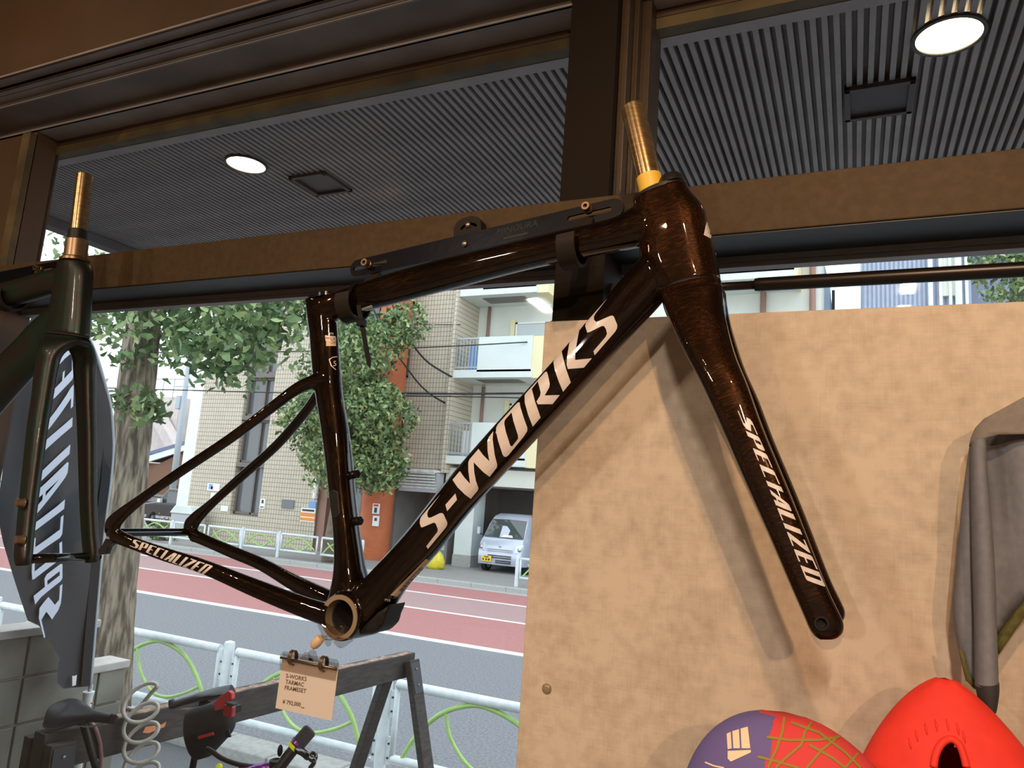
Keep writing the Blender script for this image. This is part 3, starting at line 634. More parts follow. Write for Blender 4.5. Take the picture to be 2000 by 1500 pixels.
for k in range(5): MB().tube([(a.x-1+k*1.1, 37.9, a.z-.2), (a.x-1+k*1.1, 37.9, a.z+1.3)], .04, 6).build('railing_post', 'grey_metal', t)
MB().tube([(a.x-1, 37.9, a.z+1.3), (a.x+3.4, 37.9, a.z+1.3)], .04, 6).build('railing_bar', 'grey_metal', t)
MB().prism([(e.x-1.2, 39.2, e.z+.5), (e.x+.9, 39.2, e.z-.3), (e.x+.9, 39.2, e.z-.1), (e.x-1.2, 39.2, e.z+.7)], (0, 1.5, 0)).build('awning', 'recess_wall', t)
t = thing('utility_pole', 'pale grey utility pole in front of the brown house', 'pole', PY(338, 1010, 27) * 1.0)
q0 = PY(334, 985, 27); q1 = PY(363, 780, 27); t.location = (q0.x, 27, .03)
MB().tube([(q0.x, 27, .03), (q1.x-.2, 27, 9.5)], [.17, .12], 12).build('shaft', 'pole_grey', t, smooth=True)
MB().bar((q1.x-1.2, 27, 8.2), (q1.x+.8, 27, 8.2), .08, .08).build('crossarm', 'pole_grey', t); MB().bar((q1.x-.9, 27, 7.0), (q1.x+.5, 27, 7.0), .06, .06).build('crossarm', 'pole_grey', t)
MB().box(q1.x-.5, q1.x-.2, 26.8, 27.1, 5.8, 6.5).build('transformer', 'pole_grey', t, bevel=.03)
def wire(a, b, sag, r, label):
    a = Vector(a); b = Vector(b); pts = [a.lerp(b, k/14) - Vector((0, 0, sag*4*(k/14)*(1-k/14))) for k in range(15)]
    tag(MB().tube(pts, r, 6).build('overhead_wire', 'wire', smooth=True), label, 'wire')
def cable(pts, r, label): tag(MB().tube(spline([PY(*p) for p in pts], 5), r, 6).build('overhead_wire', 'wire', smooth=True), label, 'wire')
cable([(150, 756, 17.0), (500, 766, 19.4), (730, 771, 20.15), (800, 773, 20.6), (915, 775, 21.55), (1062, 778, 23.49)], .02, 'thin overhead wire crossing the tiled building at mid height')
cable([(732, 767, 20.3), (757, 768, 20.6), (800, 768.5, 20.9), (915, 769, 21.7), (1066, 768, 23.49)], .035, 'thick overhead cable crossing the orange column')
cable([(742, 505, 20.3), (752, 555, 20.4), (767, 596, 20.45), (785, 635, 20.6), (809, 677, 20.95), (839, 710, 21.4), (884, 737, 21.94)], .035, 'sagging thick cable from above the tree to the balcony slab')
cable([(712, 560, 20.1), (740, 628, 20.3), (765, 677, 20.45), (795, 719, 20.75), (818, 749, 21.2), (842, 771, 21.6), (869, 787, 22.14)], .03, 'lower sagging cable ending at the balcony corner')
wire(PY(250, 688, 15.5), PY(1030, 668, 21.94), .12, .02, 'thin overhead wire in front of the middle balcony')
wire(PY(799, 632, 22.14), PY(900, 634, 21.89), .02, .015, 'short thin wire high across the tiled wall')

# ------------------------------------------------------------------ vehicles
def wheel(t, x, y, z, r, w):
    o = MB().lathe([(r*.6, -w/2), (r, -w/2*.8), (r, w/2*.8), (r*.6, w/2)], (x, y, z), (1, 0, 0), 20).build('wheel', 'rubber', t, smooth=True, auto=40)
    MB().lathe([(.01, -w/2*1.02), (r*.6, -w/2), (r*.6, w/2), (.01, w/2*1.02)], (x, y, z), (1, 0, 0), 16).build('rim', 'grey_metal', o, smooth=True, auto=40)
def van():
    x0, x1, yf = -11.03, -9.35, 21.7; t = thing('parked_van', 'silver one box van with a yellow plate parked in the garage', 'van', ((x0+x1)/2, yf+1.6, .03))
    # nose-on body: rings along z, narrowing to the roof
    prof = [(.28, 0, .06, 0), (.34, 0, 0, -.02), (.62, 0, 0, -.03), (.80, .0, .0, .02), (1.02, .01, .0, .10), (1.10, .03, .01, .20), (1.55, .08, .05, .52), (1.78, .14, .1, .72), (1.88, .24, .2, .9), (1.90, .5, .4, 1.2)]
    rings = []
    for z, ins, bk, fr in prof:
        y0 = yf+fr; y1 = yf+3.3-bk; a, q = x0+ins, x1-ins; r = .10
        rings.append([(a+r, y0-.05, z), ((a+q)/2, y0-.10, z), (q-r, y0-.05, z), (q, y0+.12, z), (q, y1-r, z), (q-r, y1, z), (a+r, y1, z), (a, y1-r, z), (a, y0+.12, z)])
    MB().rings(rings).build('body', 'van_silver', t, smooth=True, auto=35)
    def front(z): # y of the nose at height z
        for (za, ia, ba, fa), (zb, ib, bb, fb) in zip(prof, prof[1:]):
            if za <= z <= zb: return yf+fa+(fb-fa)*(z-za)/(zb-za)-.11
        return yf
    mx = (x0+x1)/2
    yb, yt = front(1.14), front(1.66)
    MB().prism([(x0+.15, yb+.02, 1.14), (mx, yb-.02, 1.12), (x1-.15, yb+.02, 1.14), (x1-.24, yt+.02, 1.68), (mx, yt-.02, 1.70), (x0+.24, yt+.02, 1.68)], (0, .02, .008)).build('windscreen', 'car_glass', t)
    for s, xc in ((1, x0), (-1, x1)):
        h = MB().prism([(xc+s*.06, yf+.02, .70), (xc+s*.30, yf-.13, .70), (xc+s*.28, yf-.10, .92), (xc+s*.08, yf+.04, .96)], (0, .1, 0)).build('headlight', 'headlight', t, bevel=.01)
        MB().lathe([(.001, -.01), (.06, 0), (.06, .02)], (xc+s*.17, yf-.08, .80), (0, 1, 0), 12).build('reflector', 'chrome', h, smooth=True)
        mm = MB().box(xc-s*.24-.06, xc-s*.24+.06, yf+.45, yf+.55, 1.15, 1.40).build('mirror', 'van_silver', t, bevel=.03); MB().bar((xc-s*.2, yf+.5, 1.18), (xc+s*.05, yf+.55, 1.15), .04, .04).build('mirror_arm', 'rubber', mm)
        wheel(t, xc+s*.10, yf+.55, .28, .27, .18); wheel(t, xc+s*.10, yf+2.7, .28, .27, .18)
        MB().prism([(xc+s*.045-(s*.02), yf+.9, 1.16), (xc+s*.045-(s*.02), yf+3.0, 1.16), (xc+s*.10-(s*.02), yf+2.9, 1.62), (xc+s*.10-(s*.02), yf+1.15, 1.62)], (s*.02, 0, 0)).build('side_window', 'car_glass', t)
    for z in (.70, .76): MB().box(mx-.45, mx+.45, yf-.135, yf-.09, z, z+.02).build('grille_bar', 'chrome', t)
    for k, z in enumerate((.55, .49, .40, .34)): MB().box(mx-(.38 if k < 2 else .1), mx+.42, yf-.14, yf-.09, z, z+.035).build('intake_slot', 'ink', t)
    MB().lathe([(.001, -.012), (.035, -.01), (.04, 0)], (mx, yf-.09, .87), (0, 1, 0), 14).build('badge', 'chrome', t, smooth=True)
    pl = MB().box(x0+.26, x0+.60, yf-.165, yf-.13, .37, .55).build('number_plate', 'plate_yellow', t)
    MB().box(x0+.35, x0+.51, yf-.168, yf-.160, .49, .52).box(x0+.30, x0+.35, yf-.168, yf-.160, .40, .46).box(x0+.40, x0+.46, yf-.168, yf-.160, .40, .46).box(x0+.49, x0+.56, yf-.168, yf-.160, .40, .46).build('plate_print', 'ink', pl)
    MB().prism([(mx-.05, front(1.15)-.03, 1.15), (mx+.35, front(1.15)-.03, 1.15), (mx+.30, front(1.2)-.03, 1.22), (mx, front(1.2)-.03, 1.22)], (0, .01, 0)).build('dashboard_sheet', 'paper_white', t)
van()
def suv():
    a = PY(270, 1018, 25); q = PY(394, 1020, 25); x0, x1 = a.x, q.x; t = thing('parked_car', 'black boxy car parked beside the white side wall', 'car', ((x0+x1)/2, 25.8, .03))
    L = x1-x0
    MB().prism([(x0, 25, .35), (x1, 25, .35), (x1, 25, 1.0), (x1-.05, 25, 1.72), (x1-.3, 25, 1.80), (x0+L*.42, 25, 1.80), (x0+L*.26, 25, 1.15), (x0+.05, 25, 1.0)], (0, 1.7, 0)).build('body', 'car_black', t, bevel=.05)
    for u0, u1 in ((.42, .62), (.65, .97)): MB().box(x0+L*u0, x0+L*u1, 24.985, 25.01, 1.15, 1.65).build('side_window', 'car_glass', t)
    for u in (.2, .82): wheel(t, x0+L*u, 25.1, .36, .34, .22)
    MB().box(x0+L*.01, x0+L*.07, 24.97, 25.1, .72, .95).build('headlight', 'headlight', t); MB().box(x0-.02, x1+.02, 24.97, 25.02, .40, .52).build('sill_trim', 'chrome', t)
    MB().box(x0+L*.31, x0+L*.36, 24.8, 24.98, 1.12, 1.30).build('mirror', 'headlight', t, bevel=.03)
suv()
# pavement clutter
p = PZ(301, 1052, .03); t = thing('traffic_cone', 'orange and white traffic cone behind the far guard rail', 'cone', (p.x, p.y+.6, .03)); c = Vector((p.x, p.y+.6, .03))
MB().box(c.x-.19, c.x+.19, c.y-.19, c.y+.19, .03, .07).build('base', 'cone_orange', t); MB().lathe([(.15, .04), (.11, .25)], c, (0, 0, 1), 16).lathe([(.085, .38), (.03, .70)], c, (0, 0, 1), 16).build('body', 'cone_orange', t, smooth=True, auto=40); MB().lathe([(.112, .25), (.086, .38)], c, (0, 0, 1), 16).build('band', 'paper_white', t, smooth=True, auto=40)
p = PZ(870, 1098, .03); t = thing('stacked_drum', 'blue drum with a lid standing beside the garage pillar', 'drum', (p.x, p.y, .03)); c = Vector((p.x, p.y, .03))
MB().lathe([(.26, 0), (.28, .03), (.28, .42), (.27, .44), (.28, .46), (.28, .88), (.26, .92)], c, (0, 0, 1), 20).build('barrel', 'drum_blue', t, smooth=True, auto=30); MB().lathe([(.29, .90), (.29, .96), (.05, .98)], c, (0, 0, 1), 20).build('lid', 'drum_blue', t, smooth=True, auto=30); MB().box(c.x-.12, c.x+.10, c.y-.29, c.y-.26, .45, .62).build('label_sticker', 'paper_white', t)
p = PZ(848, 1111, .03); random.seed(5)
t = thing('rubbish_bag', 'yellow plastic rubbish bag slumped beside the blue drum', 'bag', (p.x, p.y, .03))
MB().rings([[(p.x+math.cos(u)*r*(1+.12*math.sin(3*u+z*9)), p.y+math.sin(u)*r*.8*(1+.12*math.cos(4*u+z*7)), .03+z) for u in (2*math.pi*k/18 for k in range(18))] for r, z in ((.24, 0), (.31, .08), (.33, .25), (.28, .42), (.16, .54), (.06, .60))]).build('sack', 'bag_yellow', t, smooth=True); MB().lathe([(.05, .58), (.02, .63), (.09, .74), (.01, .72)], (p.x, p.y, .03), (.1, 0, 1), 10).build('knot', 'bag_yellow', t, smooth=True)
p = PZ(425, 1052, .03); t = thing('street_bin', 'pale blue covered bin unit by the tiled wall corner', 'bin', (p.x, 21.3, .03))
MB().box(p.x-1.1, p.x+.1, 21.0, 21.6, .03, .95).build('body', 'grey_metal', t, bevel=.03); MB().prism([(p.x-1.15, 20.95, .95), (p.x+.15, 20.95, .95), (p.x-.1, 20.95, 1.25), (p.x-.9, 20.95, 1.25)], (0, .7, 0)).build('lid', 'balcony_white', t, bevel=.03)
# ------------------------------------------------------------------ bike frames
Y0 = .85
def st(ax, ay, bx, by, hy, off=0., Y=None):
    """one cross-section: upper and lower edge of the tube in the frame's plane, half width across, offset from the plane"""
    y = Y0+off; a = PY(ax, ay, y); b = PY(bx, by, y); return (a+b)/2, (a-b)/2, hy
def mir(S): return [(Vector((c.x, 2*Y0-c.y, c.z)), a, h) for c, a, h in S]
def loft(S, n=20, sub=4, ex=2.4, rnd=True):
    Cn = spline([s[0] for s in S], sub); Ax = spline([s[1] for s in S], sub); H = spline([Vector((s[2], 0, 0)) for s in S], sub)
    rings = []
    for c, a, h in zip(Cn, Ax, H):
        r = []
        for k in range(n):
            t = 2*math.pi*k/n; ct, sn = math.cos(t), math.sin(t)
            r.append(c + a*(math.copysign(abs(ct)**(2/ex), ct)) + Vector((0, h.x, 0))*(math.copysign(abs(sn)**(2/ex), sn)))
        rings.append(r)
    return rings, Cn
def capsule(a, b, r, n=16): return (a, b, r, n)
def fuse(parts, voxel, smooth_it, cutters, root, paint):
    """parts: {name: [rings,...]}; fuse all lofts into one skin, then hand each face to the tube it belongs to"""
    mb = MB(); cl = []
    for nm, loops in parts.items():
        for rings, cen, rad in loops: mb.rings(rings); cl.append((nm, cen, rad))
    me = bpy.data.meshes.new('tmp'); me.from_pydata(mb.V, [], mb.F)
    bm = bmesh.new(); bm.from_mesh(me); bmesh.ops.recalc_face_normals(bm, faces=bm.faces); bm.to_mesh(me); bm.free()
    o = bpy.data.objects.new('tmp', me); C.objects.link(o)
    r = o.modifiers.new('r', 'REMESH'); r.mode = 'VOXEL'; r.voxel_size = voxel; r.adaptivity = 0
    s = o.modifiers.new('s', 'SMOOTH'); s.factor = .5; s.iterations = smooth_it
    cob = []
    for (p, ax, rd, ln) in cutters:
        cm = MB().lathe([(rd, -ln/2), (rd, ln/2)], p, ax, 32); c = cm.build('cut', 'satin_black'); cob.append(c)
        q = o.modifiers.new('b', 'BOOLEAN'); q.operation = 'DIFFERENCE'; q.object = c; q.solver = 'EXACT'
    dg = bpy.context.evaluated_depsgraph_get(); ev = o.evaluated_get(dg); em = bpy.data.meshes.new_from_object(ev)
    bpy.data.objects.remove(o)
    for c in cob: bpy.data.objects.remove(c)
    nv = len(em.vertices); co = [v.co.copy() for v in em.vertices]; no = [v.normal.copy() for v in em.vertices]
    faces = [tuple(p.vertices) for p in em.polygons]; fc = [p.center.copy() for p in em.polygons]; fn = [p.normal.copy() for p in em.polygons]
    PT = np.array([tuple(p) for p in fc]); bd = np.full(len(fc), 9e9); bi_ = np.zeros(len(fc), int); names = [c[0] for c in cl]
    for q, (nm, cen, rad) in enumerate(cl):
        d = np.full(len(fc), 9e9)
        for i in range(len(cen)-1):
            A_ = np.array(cen[i]); AB = np.array(cen[i+1])-A_; t_ = np.clip((PT-A_)@AB/max(AB@AB, 1e-9), 0, 1); d = np.minimum(d, np.linalg.norm(PT-A_-t_[:, None]*AB, axis=1))
        d /= rad; k_ = d < bd; bd[k_] = d[k_]; bi_[k_] = q
    owner = [names[i] for i in bi_]
    off = wloc(root); res = {}
    for nm in parts:
        idx = {}; V = []; F = []; NN = []
        for f, ow in zip(faces, owner):
            if ow != nm: continue
            g = []
            for i in f:
                if i not in idx: idx[i] = len(V); V.append(co[i]-off); NN.append(no[i])
                g.append(idx[i])
            F.append(g)
        if not F: continue
        base = nm.split('.')[0]; pm, ac = paint(base)
        me = bpy.data.meshes.new(base); me.from_pydata(V, [], F); me.materials.append(MATS[pm])
        me.polygons.foreach_set('use_smooth', [True]*len(F))
        me.normals_split_custom_set_from_vertices(NN)
        cen = [c for n_, c, r_ in cl if n_ == nm][0]; ax = (cen[-1]-cen[0]).normalized()
        if ac: e1 = ax.cross(Vector((0, 1, 0))).normalized()      # strokes run across the tube
        else: e1 = ax
        e2 = Vector((0, 1, 0)); e3 = e1.cross(e2)
        at = me.attributes.new('tc', 'FLOAT_VECTOR', 'POINT'); buf = []
        for v in V: buf += [v.dot(e1), v.dot(e2), v.dot(e3)]
        at.data.foreach_set('vector', buf)
        ob = bpy.data.objects.new(base, me); link(ob, root); res[nm] = ob
    bvh = BVHTree.FromPolygons(co, faces); bpy.data.meshes.remove(em)
    return res, bvh
def onskin(bvh, px, py, Yg, lift=.0004, y_from=.5):
    g = PY(px, py, Yg); h = None
    for _ in range(3):
        h = bvh.ray_cast(EYE, (g-EYE).normalized())
        break
    if h is None or h[0] is None: return g
    return h[0] + h[1]*lift
def skin_fn(bvh, lift=.0004):
    def f(x, y):
        h = bvh.ray_cast(EYE, (PY(x, y, Y0)-EYE).normalized()); return None if h[0] is None else h[0]+h[1]*lift
    return f

top = [st(1290, 392, 1300, 470, .023), st(1245, 404, 1258, 479, .021), st(1200, 428, 1212, 488, .019), st(1100, 452, 1108, 508, .018), st(1000, 476, 1008, 530, .018), st(880, 504, 890, 561, .018), st(780, 530, 790, 587, .0175), st(700, 556, 712, 607, .017), st(655, 571, 663, 622, .016), st(625, 582, 630, 632, .014)]
seat = [st(600, 585, 652, 585, .014), st(603, 620, 654, 620, .0145), st(608, 660, 657, 660, .015), st(614, 728, 662, 728, .016), st(621, 775, 666, 775, .0165), st(634, 850, 678, 850, .018), st(644, 915, 684, 915, .019), st(650, 970, 689, 970, .019), st(657, 1030, 696, 1030, .019), st(660, 1095, 705, 1095, .021), st(656, 1141, 713, 1141, .025), st(646, 1190, 700, 1190, .030)]
down = [st(1262, 500, 1330, 540, .022), st(1228, 532, 1290, 592, .022), st(1187, 582, 1238, 648, .021), st(1123, 660, 1176, 716, .021), st(1060, 732, 1113, 785, .0215), st(960, 842, 1012, 893, .022), st(872, 944, 918, 996, .0225), st(800, 1036, 848, 1084, .023), st(745, 1100, 796, 1140, .026), st(700, 1150, 764, 1186, .030), st(660, 1195, 728, 1226, .034)]
head = [st(1238, 397, 1342, 357, .0225), st(1240, 410, 1350, 374, .023), st(1244, 436, 1375, 404, .025), st(1250, 464, 1383, 436, .0265), st(1250, 496, 1392, 468, .027), st(1256, 534, 1402, 512, .0275), st(1286, 575, 1408, 545, .028)]
csn = [st(211, 1028, 222, 1062, .006, -.073), st(228, 1032, 232, 1064, .0065, -.072), st(270, 1051, 262, 1075, .0075, -.070), st(330, 1071, 322, 1097, .008, -.064), st(406, 1095, 398, 1122, .0085, -.055), st(500, 1130, 495, 1166, .010, -.042), st(600, 1166, 588, 1205, .012, -.033), st(655, 1180, 645, 1226, .014, -.026)]
ssn = [st(206, 1042, 234, 1050, .006, -.073), st(212, 1010, 236, 1026, .006, -.073), st(270, 968, 279, 984, .006, -.069), st(350, 912, 360, 927, .0062, -.060), st(446, 848, 456, 863, .0065, -.048), st(531, 784, 538, 802, .007, -.034), st(575, 750, 580, 772, .0075, -.024), st(612, 732, 614, 758, .009, -.013), st(640, 725, 642, 756, .010, -.006)]
bbc = PY(662, 1206, Y0-.036); bbc = Vector((bbc.x, Y0, bbc.z))
def cyl_rings(p, ax, r, L, n=28):
    p = Vector(p); ax = Vector(ax).normalized(); a = ax.orthogonal().normalized(); b = ax.cross(a)
    return [[p + ax*h + (a*math.cos(2*math.pi*k/n)+b*math.sin(2*math.pi*k/n))*rr for k in range(n)] for rr, h in ((r*.94, -L/2), (r, -L/2+.003), (r, L/2-.003), (r*.94, L/2))]
def lf(S, rad, **k):
    rg, ce = loft(S, **k); return (rg, ce, rad)
sc_root = thing('bike_frame', 'glossy dark copper brown racing bike frame and fork hung on a black wall rack', 'bike frame', (bbc.x, Y0, bbc.z-.05))
rdo = PY(213, 1040, Y0-.073); ra = Vector((rdo.x, Y0, rdo.z))
parts = {'top_tube': [lf(top, .020)], 'seat_tube': [lf(seat, .0185)], 'down_tube': [lf(down, .024)], 'head_tube': [lf(head, .032)],
 'chain_stay.a': [lf(csn, .012, ex=2.2)], 'chain_stay.b': [lf(mir(csn), .012, ex=2.2)], 'seat_stay.a': [lf(ssn, .008, ex=2.2)], 'seat_stay.b': [lf(mir(ssn), .008, ex=2.2)],
 'bottom_bracket_shell': [(cyl_rings(bbc, (0, 1, 0), .0305, .071), [bbc-Vector((0, .034, 0)), bbc+Vector((0, .034, 0))], .0325)]}
cut = [(bbc, (0, 1, 0), .0225, .2), (ra, (0, 1, 0), .0062, .3), (head[0][0], head[0][0]-head[-1][0], .0165, .02)]
fr, bvh1 = fuse(parts, .0017, 8, cut, sc_root, lambda n: ('paint_brown', True) if n == 'head_tube' else ('paint_tube', False))
# fork
crown = [st(1289, 574, 1408, 545, .028), st(1293, 588, 1411, 562, .030), st(1297, 602, 1414, 585, .033), st(1302, 618, 1416, 612, .036)]
legn = [st(1292, 582, 1411, 556, .020, -.012), st(1303, 612, 1416, 612, .019, -.022), st(1330, 676, 1436, 690, .0165, -.038), st(1370, 751, 1461, 752, .014, -.050), st(1410, 839, 1492, 838, .0125, -.056), st(1459, 951, 1539, 951, .0115, -.059), st(1501, 1045, 1577, 1047, .011, -.060), st(1543, 1143, 1615, 1145, .0105, -.060), st(1568, 1200, 1643, 1204, .010, -.060), st(1578, 1224, 1649, 1222, .0098, -.060), st(1588, 1240, 1646, 1237, .009, -.060), st(1600, 1249, 1634, 1248, .007, -.060)]
fax = PY(1605, 1217, Y0-.068)
fk_parts = {'fork_crown': [lf(crown, .040)], 'fork_leg.a': [lf(legn, .018)], 'fork_leg.b': [lf(mir(legn), .018)]}
fkr, bvh2 = fuse(fk_parts, .0017, 8, [(Vector((fax.x, Y0, fax.z)), (0, 1, 0), .0052, .3)], sc_root, lambda n: ('paint_brown', True))
# seam between head tube and fork crown, headset top cap, spacer, steerer with tape
ax = (head[0][0]-head[-1][0]).normalized()
def ellring(c, a, h, k=1.0, n=40): return [c + a*math.cos(2*math.pi*q/n)*k + Vector((0, h*k, 0))*math.sin(2*math.pi*q/n) for q in range(n)]
c0, a0, h0 = head[-1]; MB().rings([ellring(c0+ax*.0012, a0, h0, .99), ellring(c0-ax*.0022, a0, h0, .99)]).build('lower_seam', 'dark_inside', sc_root, smooth=True, auto=40)
c0, a0, h0 = head[0]
MB().rings([ellring(c0-ax*.002, a0, h0, 1.0), ellring(c0+ax*.0025, a0, h0, 1.0), ellring(c0+ax*.004, a0, h0, .9)]).build('upper_headset_cap', 'satin_black', sc_root, smooth=True, auto=40)
s0 = PY(1273, 372, Y0); s1 = PY(1236, 211, Y0); sx = (s1-s0).normalized()
fw_ = c0 - a0*.45; wedge = []
for hh, k1, k2 in ((.002, .52, .95), (.010, .50, .9), (.014, .42, .75)):
    cc = fw_ + sx*hh + (-a0)*.06*k1; wedge.append([cc + a0*.48*k1/.52*math.cos(2*math.pi*q/24) + Vector((0, h0*k2*math.sin(2*math.pi*q/24), 0)) for q in range(24)])
MB().rings(wedge).build('wedge_spacer', 'satin_black', sc_root, smooth=True, auto=40)
steer = MB().lathe([(.0152, -.03), (.0152, (s1-s0).length), (.0132, (s1-s0).length), (.0132, .04)], s0, sx, 36, cap=False).build('steerer_tube', 'steerer', sc_root, smooth=True, auto=40)
MB().lathe([(.0155, -.006), (.0155, .019)], s0, sx, 36, cap=False).build('yellow_tape', 'tape_yellow', steer, smooth=True)
# bottom bracket cups, dropouts, rear axle, hanger, clamps, cable plug, battery door
MB().lathe([(.0225, -.002), (.0285, -.002), (.0285, .0006), (.0225, .0006)], bbc-Vector((0, .0355, 0)), (0, -1, 0), 40, cap=False).build('bearing_ring', 'bb_cup', sc_root, smooth=True, auto=30)
MB().lathe([(.0224, 0), (.0222, .013)], bbc-Vector((0, .0355, 0)), (0, 1, 0), 40, cap=False).build('bearing_sleeve', 'bb_cup', sc_root, smooth=True)
MB().lathe([(.0224, .013), (.0200, .0132), (.0200, .060), (.0005, .060)], bbc-Vector((0, .0355, 0)), (0, 1, 0), 40, cap=False).build('inner_sleeve', 'dark_inside', sc_root, smooth=True, auto=40)
MB().lathe([(.0062, -.074), (.0062, .074)], ra, (0, 1, 0), 20).build('rear_axle', 'black_gloss', sc_root, smooth=True, auto=40)
hg = PY(200, 1060, Y0-.068); he = PY(194, 1078, Y0-.068)
MB().prism([PY(205, 1052, Y0-.071), PY(226, 1056, Y0-.071), PY(212, 1068, Y0-.071), PY(207, 1082, Y0-.071), PY(192, 1084, Y0-.071), PY(190, 1074, Y0-.071), PY(198, 1066, Y0-.071)], (0, .008, 0)).build('derailleur_hanger', 'black_gloss', sc_root, bevel=.0015)
for (px, py) in ((688, 927), (693, 1018)):
    c = onskin(bvh1, px-6, py, Y0, .0); MB().lathe([(.006, -.006), (.006, .004), (.004, .005)], c+Vector((.008, .004, .001)), (1, -.25, .12), 14).lathe([(.0035, .004), (.0035, .0065)], c+Vector((.008, .004, .001)), (1, -.25, .12), 8).build('bottle_boss_bolt', 'black_gloss', sc_root, smooth=True, auto=40)
MB().prism([PY(641, 965, Y0-.02), PY(650, 955, Y0-.02), PY(660, 960, Y0-.02), PY(664, 1005, Y0-.02), PY(656, 1013, Y0-.02), PY(648, 1012, Y0-.02), PY(645, 1000, Y0-.02)], (0, .03, 0)).build('derailleur_mount', 'satin_black', sc_root, bevel=.002)
MB().prism([PY(686, 1243, Y0-.022), PY(735, 1196, Y0-.022), PY(762, 1178, Y0-.022), PY(750, 1203, Y0-.022), PY(745, 1222, Y0-.022), PY(728, 1238, Y0-.022)], (0, .044, 0)).build('frame_protector', 'satin_black', sc_root, bevel=.006)
MB().lathe([(.001, .0), (.004, .0), (.005, .001), (.001, .001)], PY(741, 1213, Y0-.0225), (.1, -1, -.05), 14).build('protector_port', 'black_gloss', sc_root)
c0 = PY(606, 588, Y0); MB().rings([[PY(600+3, 586, Y0)+Vector((0, .012*math.sin(t), .0005)) + (PY(650, 572, Y0)-PY(603, 586, Y0))*(.5+.5*math.cos(t)) + Vector((0, 0, h)) for t in (2*math.pi*k/20 for k in range(20))] for h in (-.004, .0015)]).build('seat_post_opening', 'black_gloss', sc_root, smooth=True, auto=40)
MB().lathe([(.0050, -.001), (.0064, -.001), (.0064, .0012), (.0050, .0012)], Vector((fax.x, Y0-.0705, fax.z)), (0, 1, 0), 28, cap=False).build('axle_eyelet', 'satin_black', sc_root, smooth=True, auto=30)
MB().lathe([(.0052, -.064), (.0052, -.056)], Vector((fax.x, Y0, fax.z)), (0, 1, 0), 20).build('axle_thread', 'satin_black', sc_root)
# lettering
def tr(ox, oy, s, pts): return [(ox+x/s, oy+y/s) for x, y in pts]
A = lambda p: tr(800, 850, 6.52, p); B = lambda p: tr(900, 720, 6.0, p); Cc = lambda p: tr(1030, 590, 6.52, p)
SW = [[A([(393, 757), (240, 960), (228, 1000), (232, 1035), (250, 1053), (275, 1048), (390, 992), (420, 992), (437, 1010), (480, 1110), (478, 1140), (460, 1175), (232, 1448), (213, 1412), (355, 1228), (360, 1195), (335, 1128), (318, 1113), (295, 1118), (170, 1172), (148, 1172), (132, 1120), (138, 1065), (160, 1028)])],
 [A([(585, 742), (605, 822), (480, 967), (458, 885)])],
 [A([(549, 570), (643, 458), (700, 540), (772, 618), (750, 450), (750, 350), (765, 310), (880, 175), (940, 255), (1018, 332), (995, 200), (993, 80), (1010, 30), (1068, -49), (1060, 50), (1085, 250), (1115, 370), (1110, 410), (1018, 528), (940, 470), (870, 400), (818, 345), (825, 470), (845, 580), (875, 670), (868, 700), (778, 808), (700, 750), (610, 660)])],
 [B([(692, 396), (700, 450), (740, 580), (780, 690), (778, 730), (740, 790), (560, 1010), (530, 1033), (505, 1028), (490, 1005), (440, 850), (415, 740), (418, 690), (440, 650), (640, 430), (670, 400)]), B([(597, 515), (620, 620), (670, 780), (672, 820), (600, 912), (580, 900), (530, 740), (512, 650), (515, 615), (530, 590)])],
 [B([(843, 678), (935, 572), (870, 380), (835, 240), (905, 150), (938, 280), (930, 320), (888, 385), (905, 418), (1075, 415), (1160, 308), (985, 315), (1038, 220), (1045, 180), (1020, 60), (1008, 36), (990, 42), (770, 285), (750, 315), (752, 400), (790, 540)])],
 [Cc([(440, 625), (452, 690), (500, 870), (553, 1022), (455, 1142), (400, 1010), (350, 860), (335, 770), (345, 740)])],
 [Cc([(664, 365), (640, 480), (612, 640), (610, 738), (822, 715), (720, 835), (518, 853), (502, 800), (510, 690), (535, 540), (550, 495)])],
 [Cc([(1020, -42), (870, 150), (850, 190), (852, 230), (880, 255), (905, 245), (1050, 180), (1085, 172), (1105, 190), (1145, 290), (1143, 330), (1120, 375), (857, 678), (842, 625), (1000, 440), (1015, 400), (1000, 340), (975, 305), (945, 308), (790, 385), (765, 390), (740, 310), (748, 270), (778, 230)])]]
for lp in SW:
    o = decal('letter', 'decal', fr['down_tube'], [lp], skin_fn(bvh1, .0005), 6)
def quadmap(q, w):      # word space (0..w, 0..1) to a quad: bottom-left, bottom-right, top-right, top-left
    (ax_, ay_), (bx_, by_), (cx_, cy_), (dx_, dy_) = q
    def f(x, y):
        u = x/w; return ((1-u)*(1-y)*ax_+u*(1-y)*bx_+u*y*cx_+(1-u)*y*dx_, (1-u)*(1-y)*ay_+u*(1-y)*by_+u*y*cy_+(1-u)*y*dy_)
    return f
def word_on(name, s, q, mt, parent, bvh, lift=.0005, maxe=6):
    L, w = word(s); f = quadmap(q, w)
    for loops in L:
        decal('letter', mt, parent, [[[f(x, y) for x, y in lp] for lp in loops]], skin_fn(bvh, lift), maxe)
word_on('w', 'SPECIALIZED', ((256, 1067), (397, 1122.5), (417, 1106), (262, 1053.5)), 'decal', fr['chain_stay.a'], bvh1)
word_on('w', 'SPECIALIZED', ((1443, 808), (1575, 1133), (1612, 1147), (1467, 820)), 'decal', fkr['fork_leg.a'], bvh2)
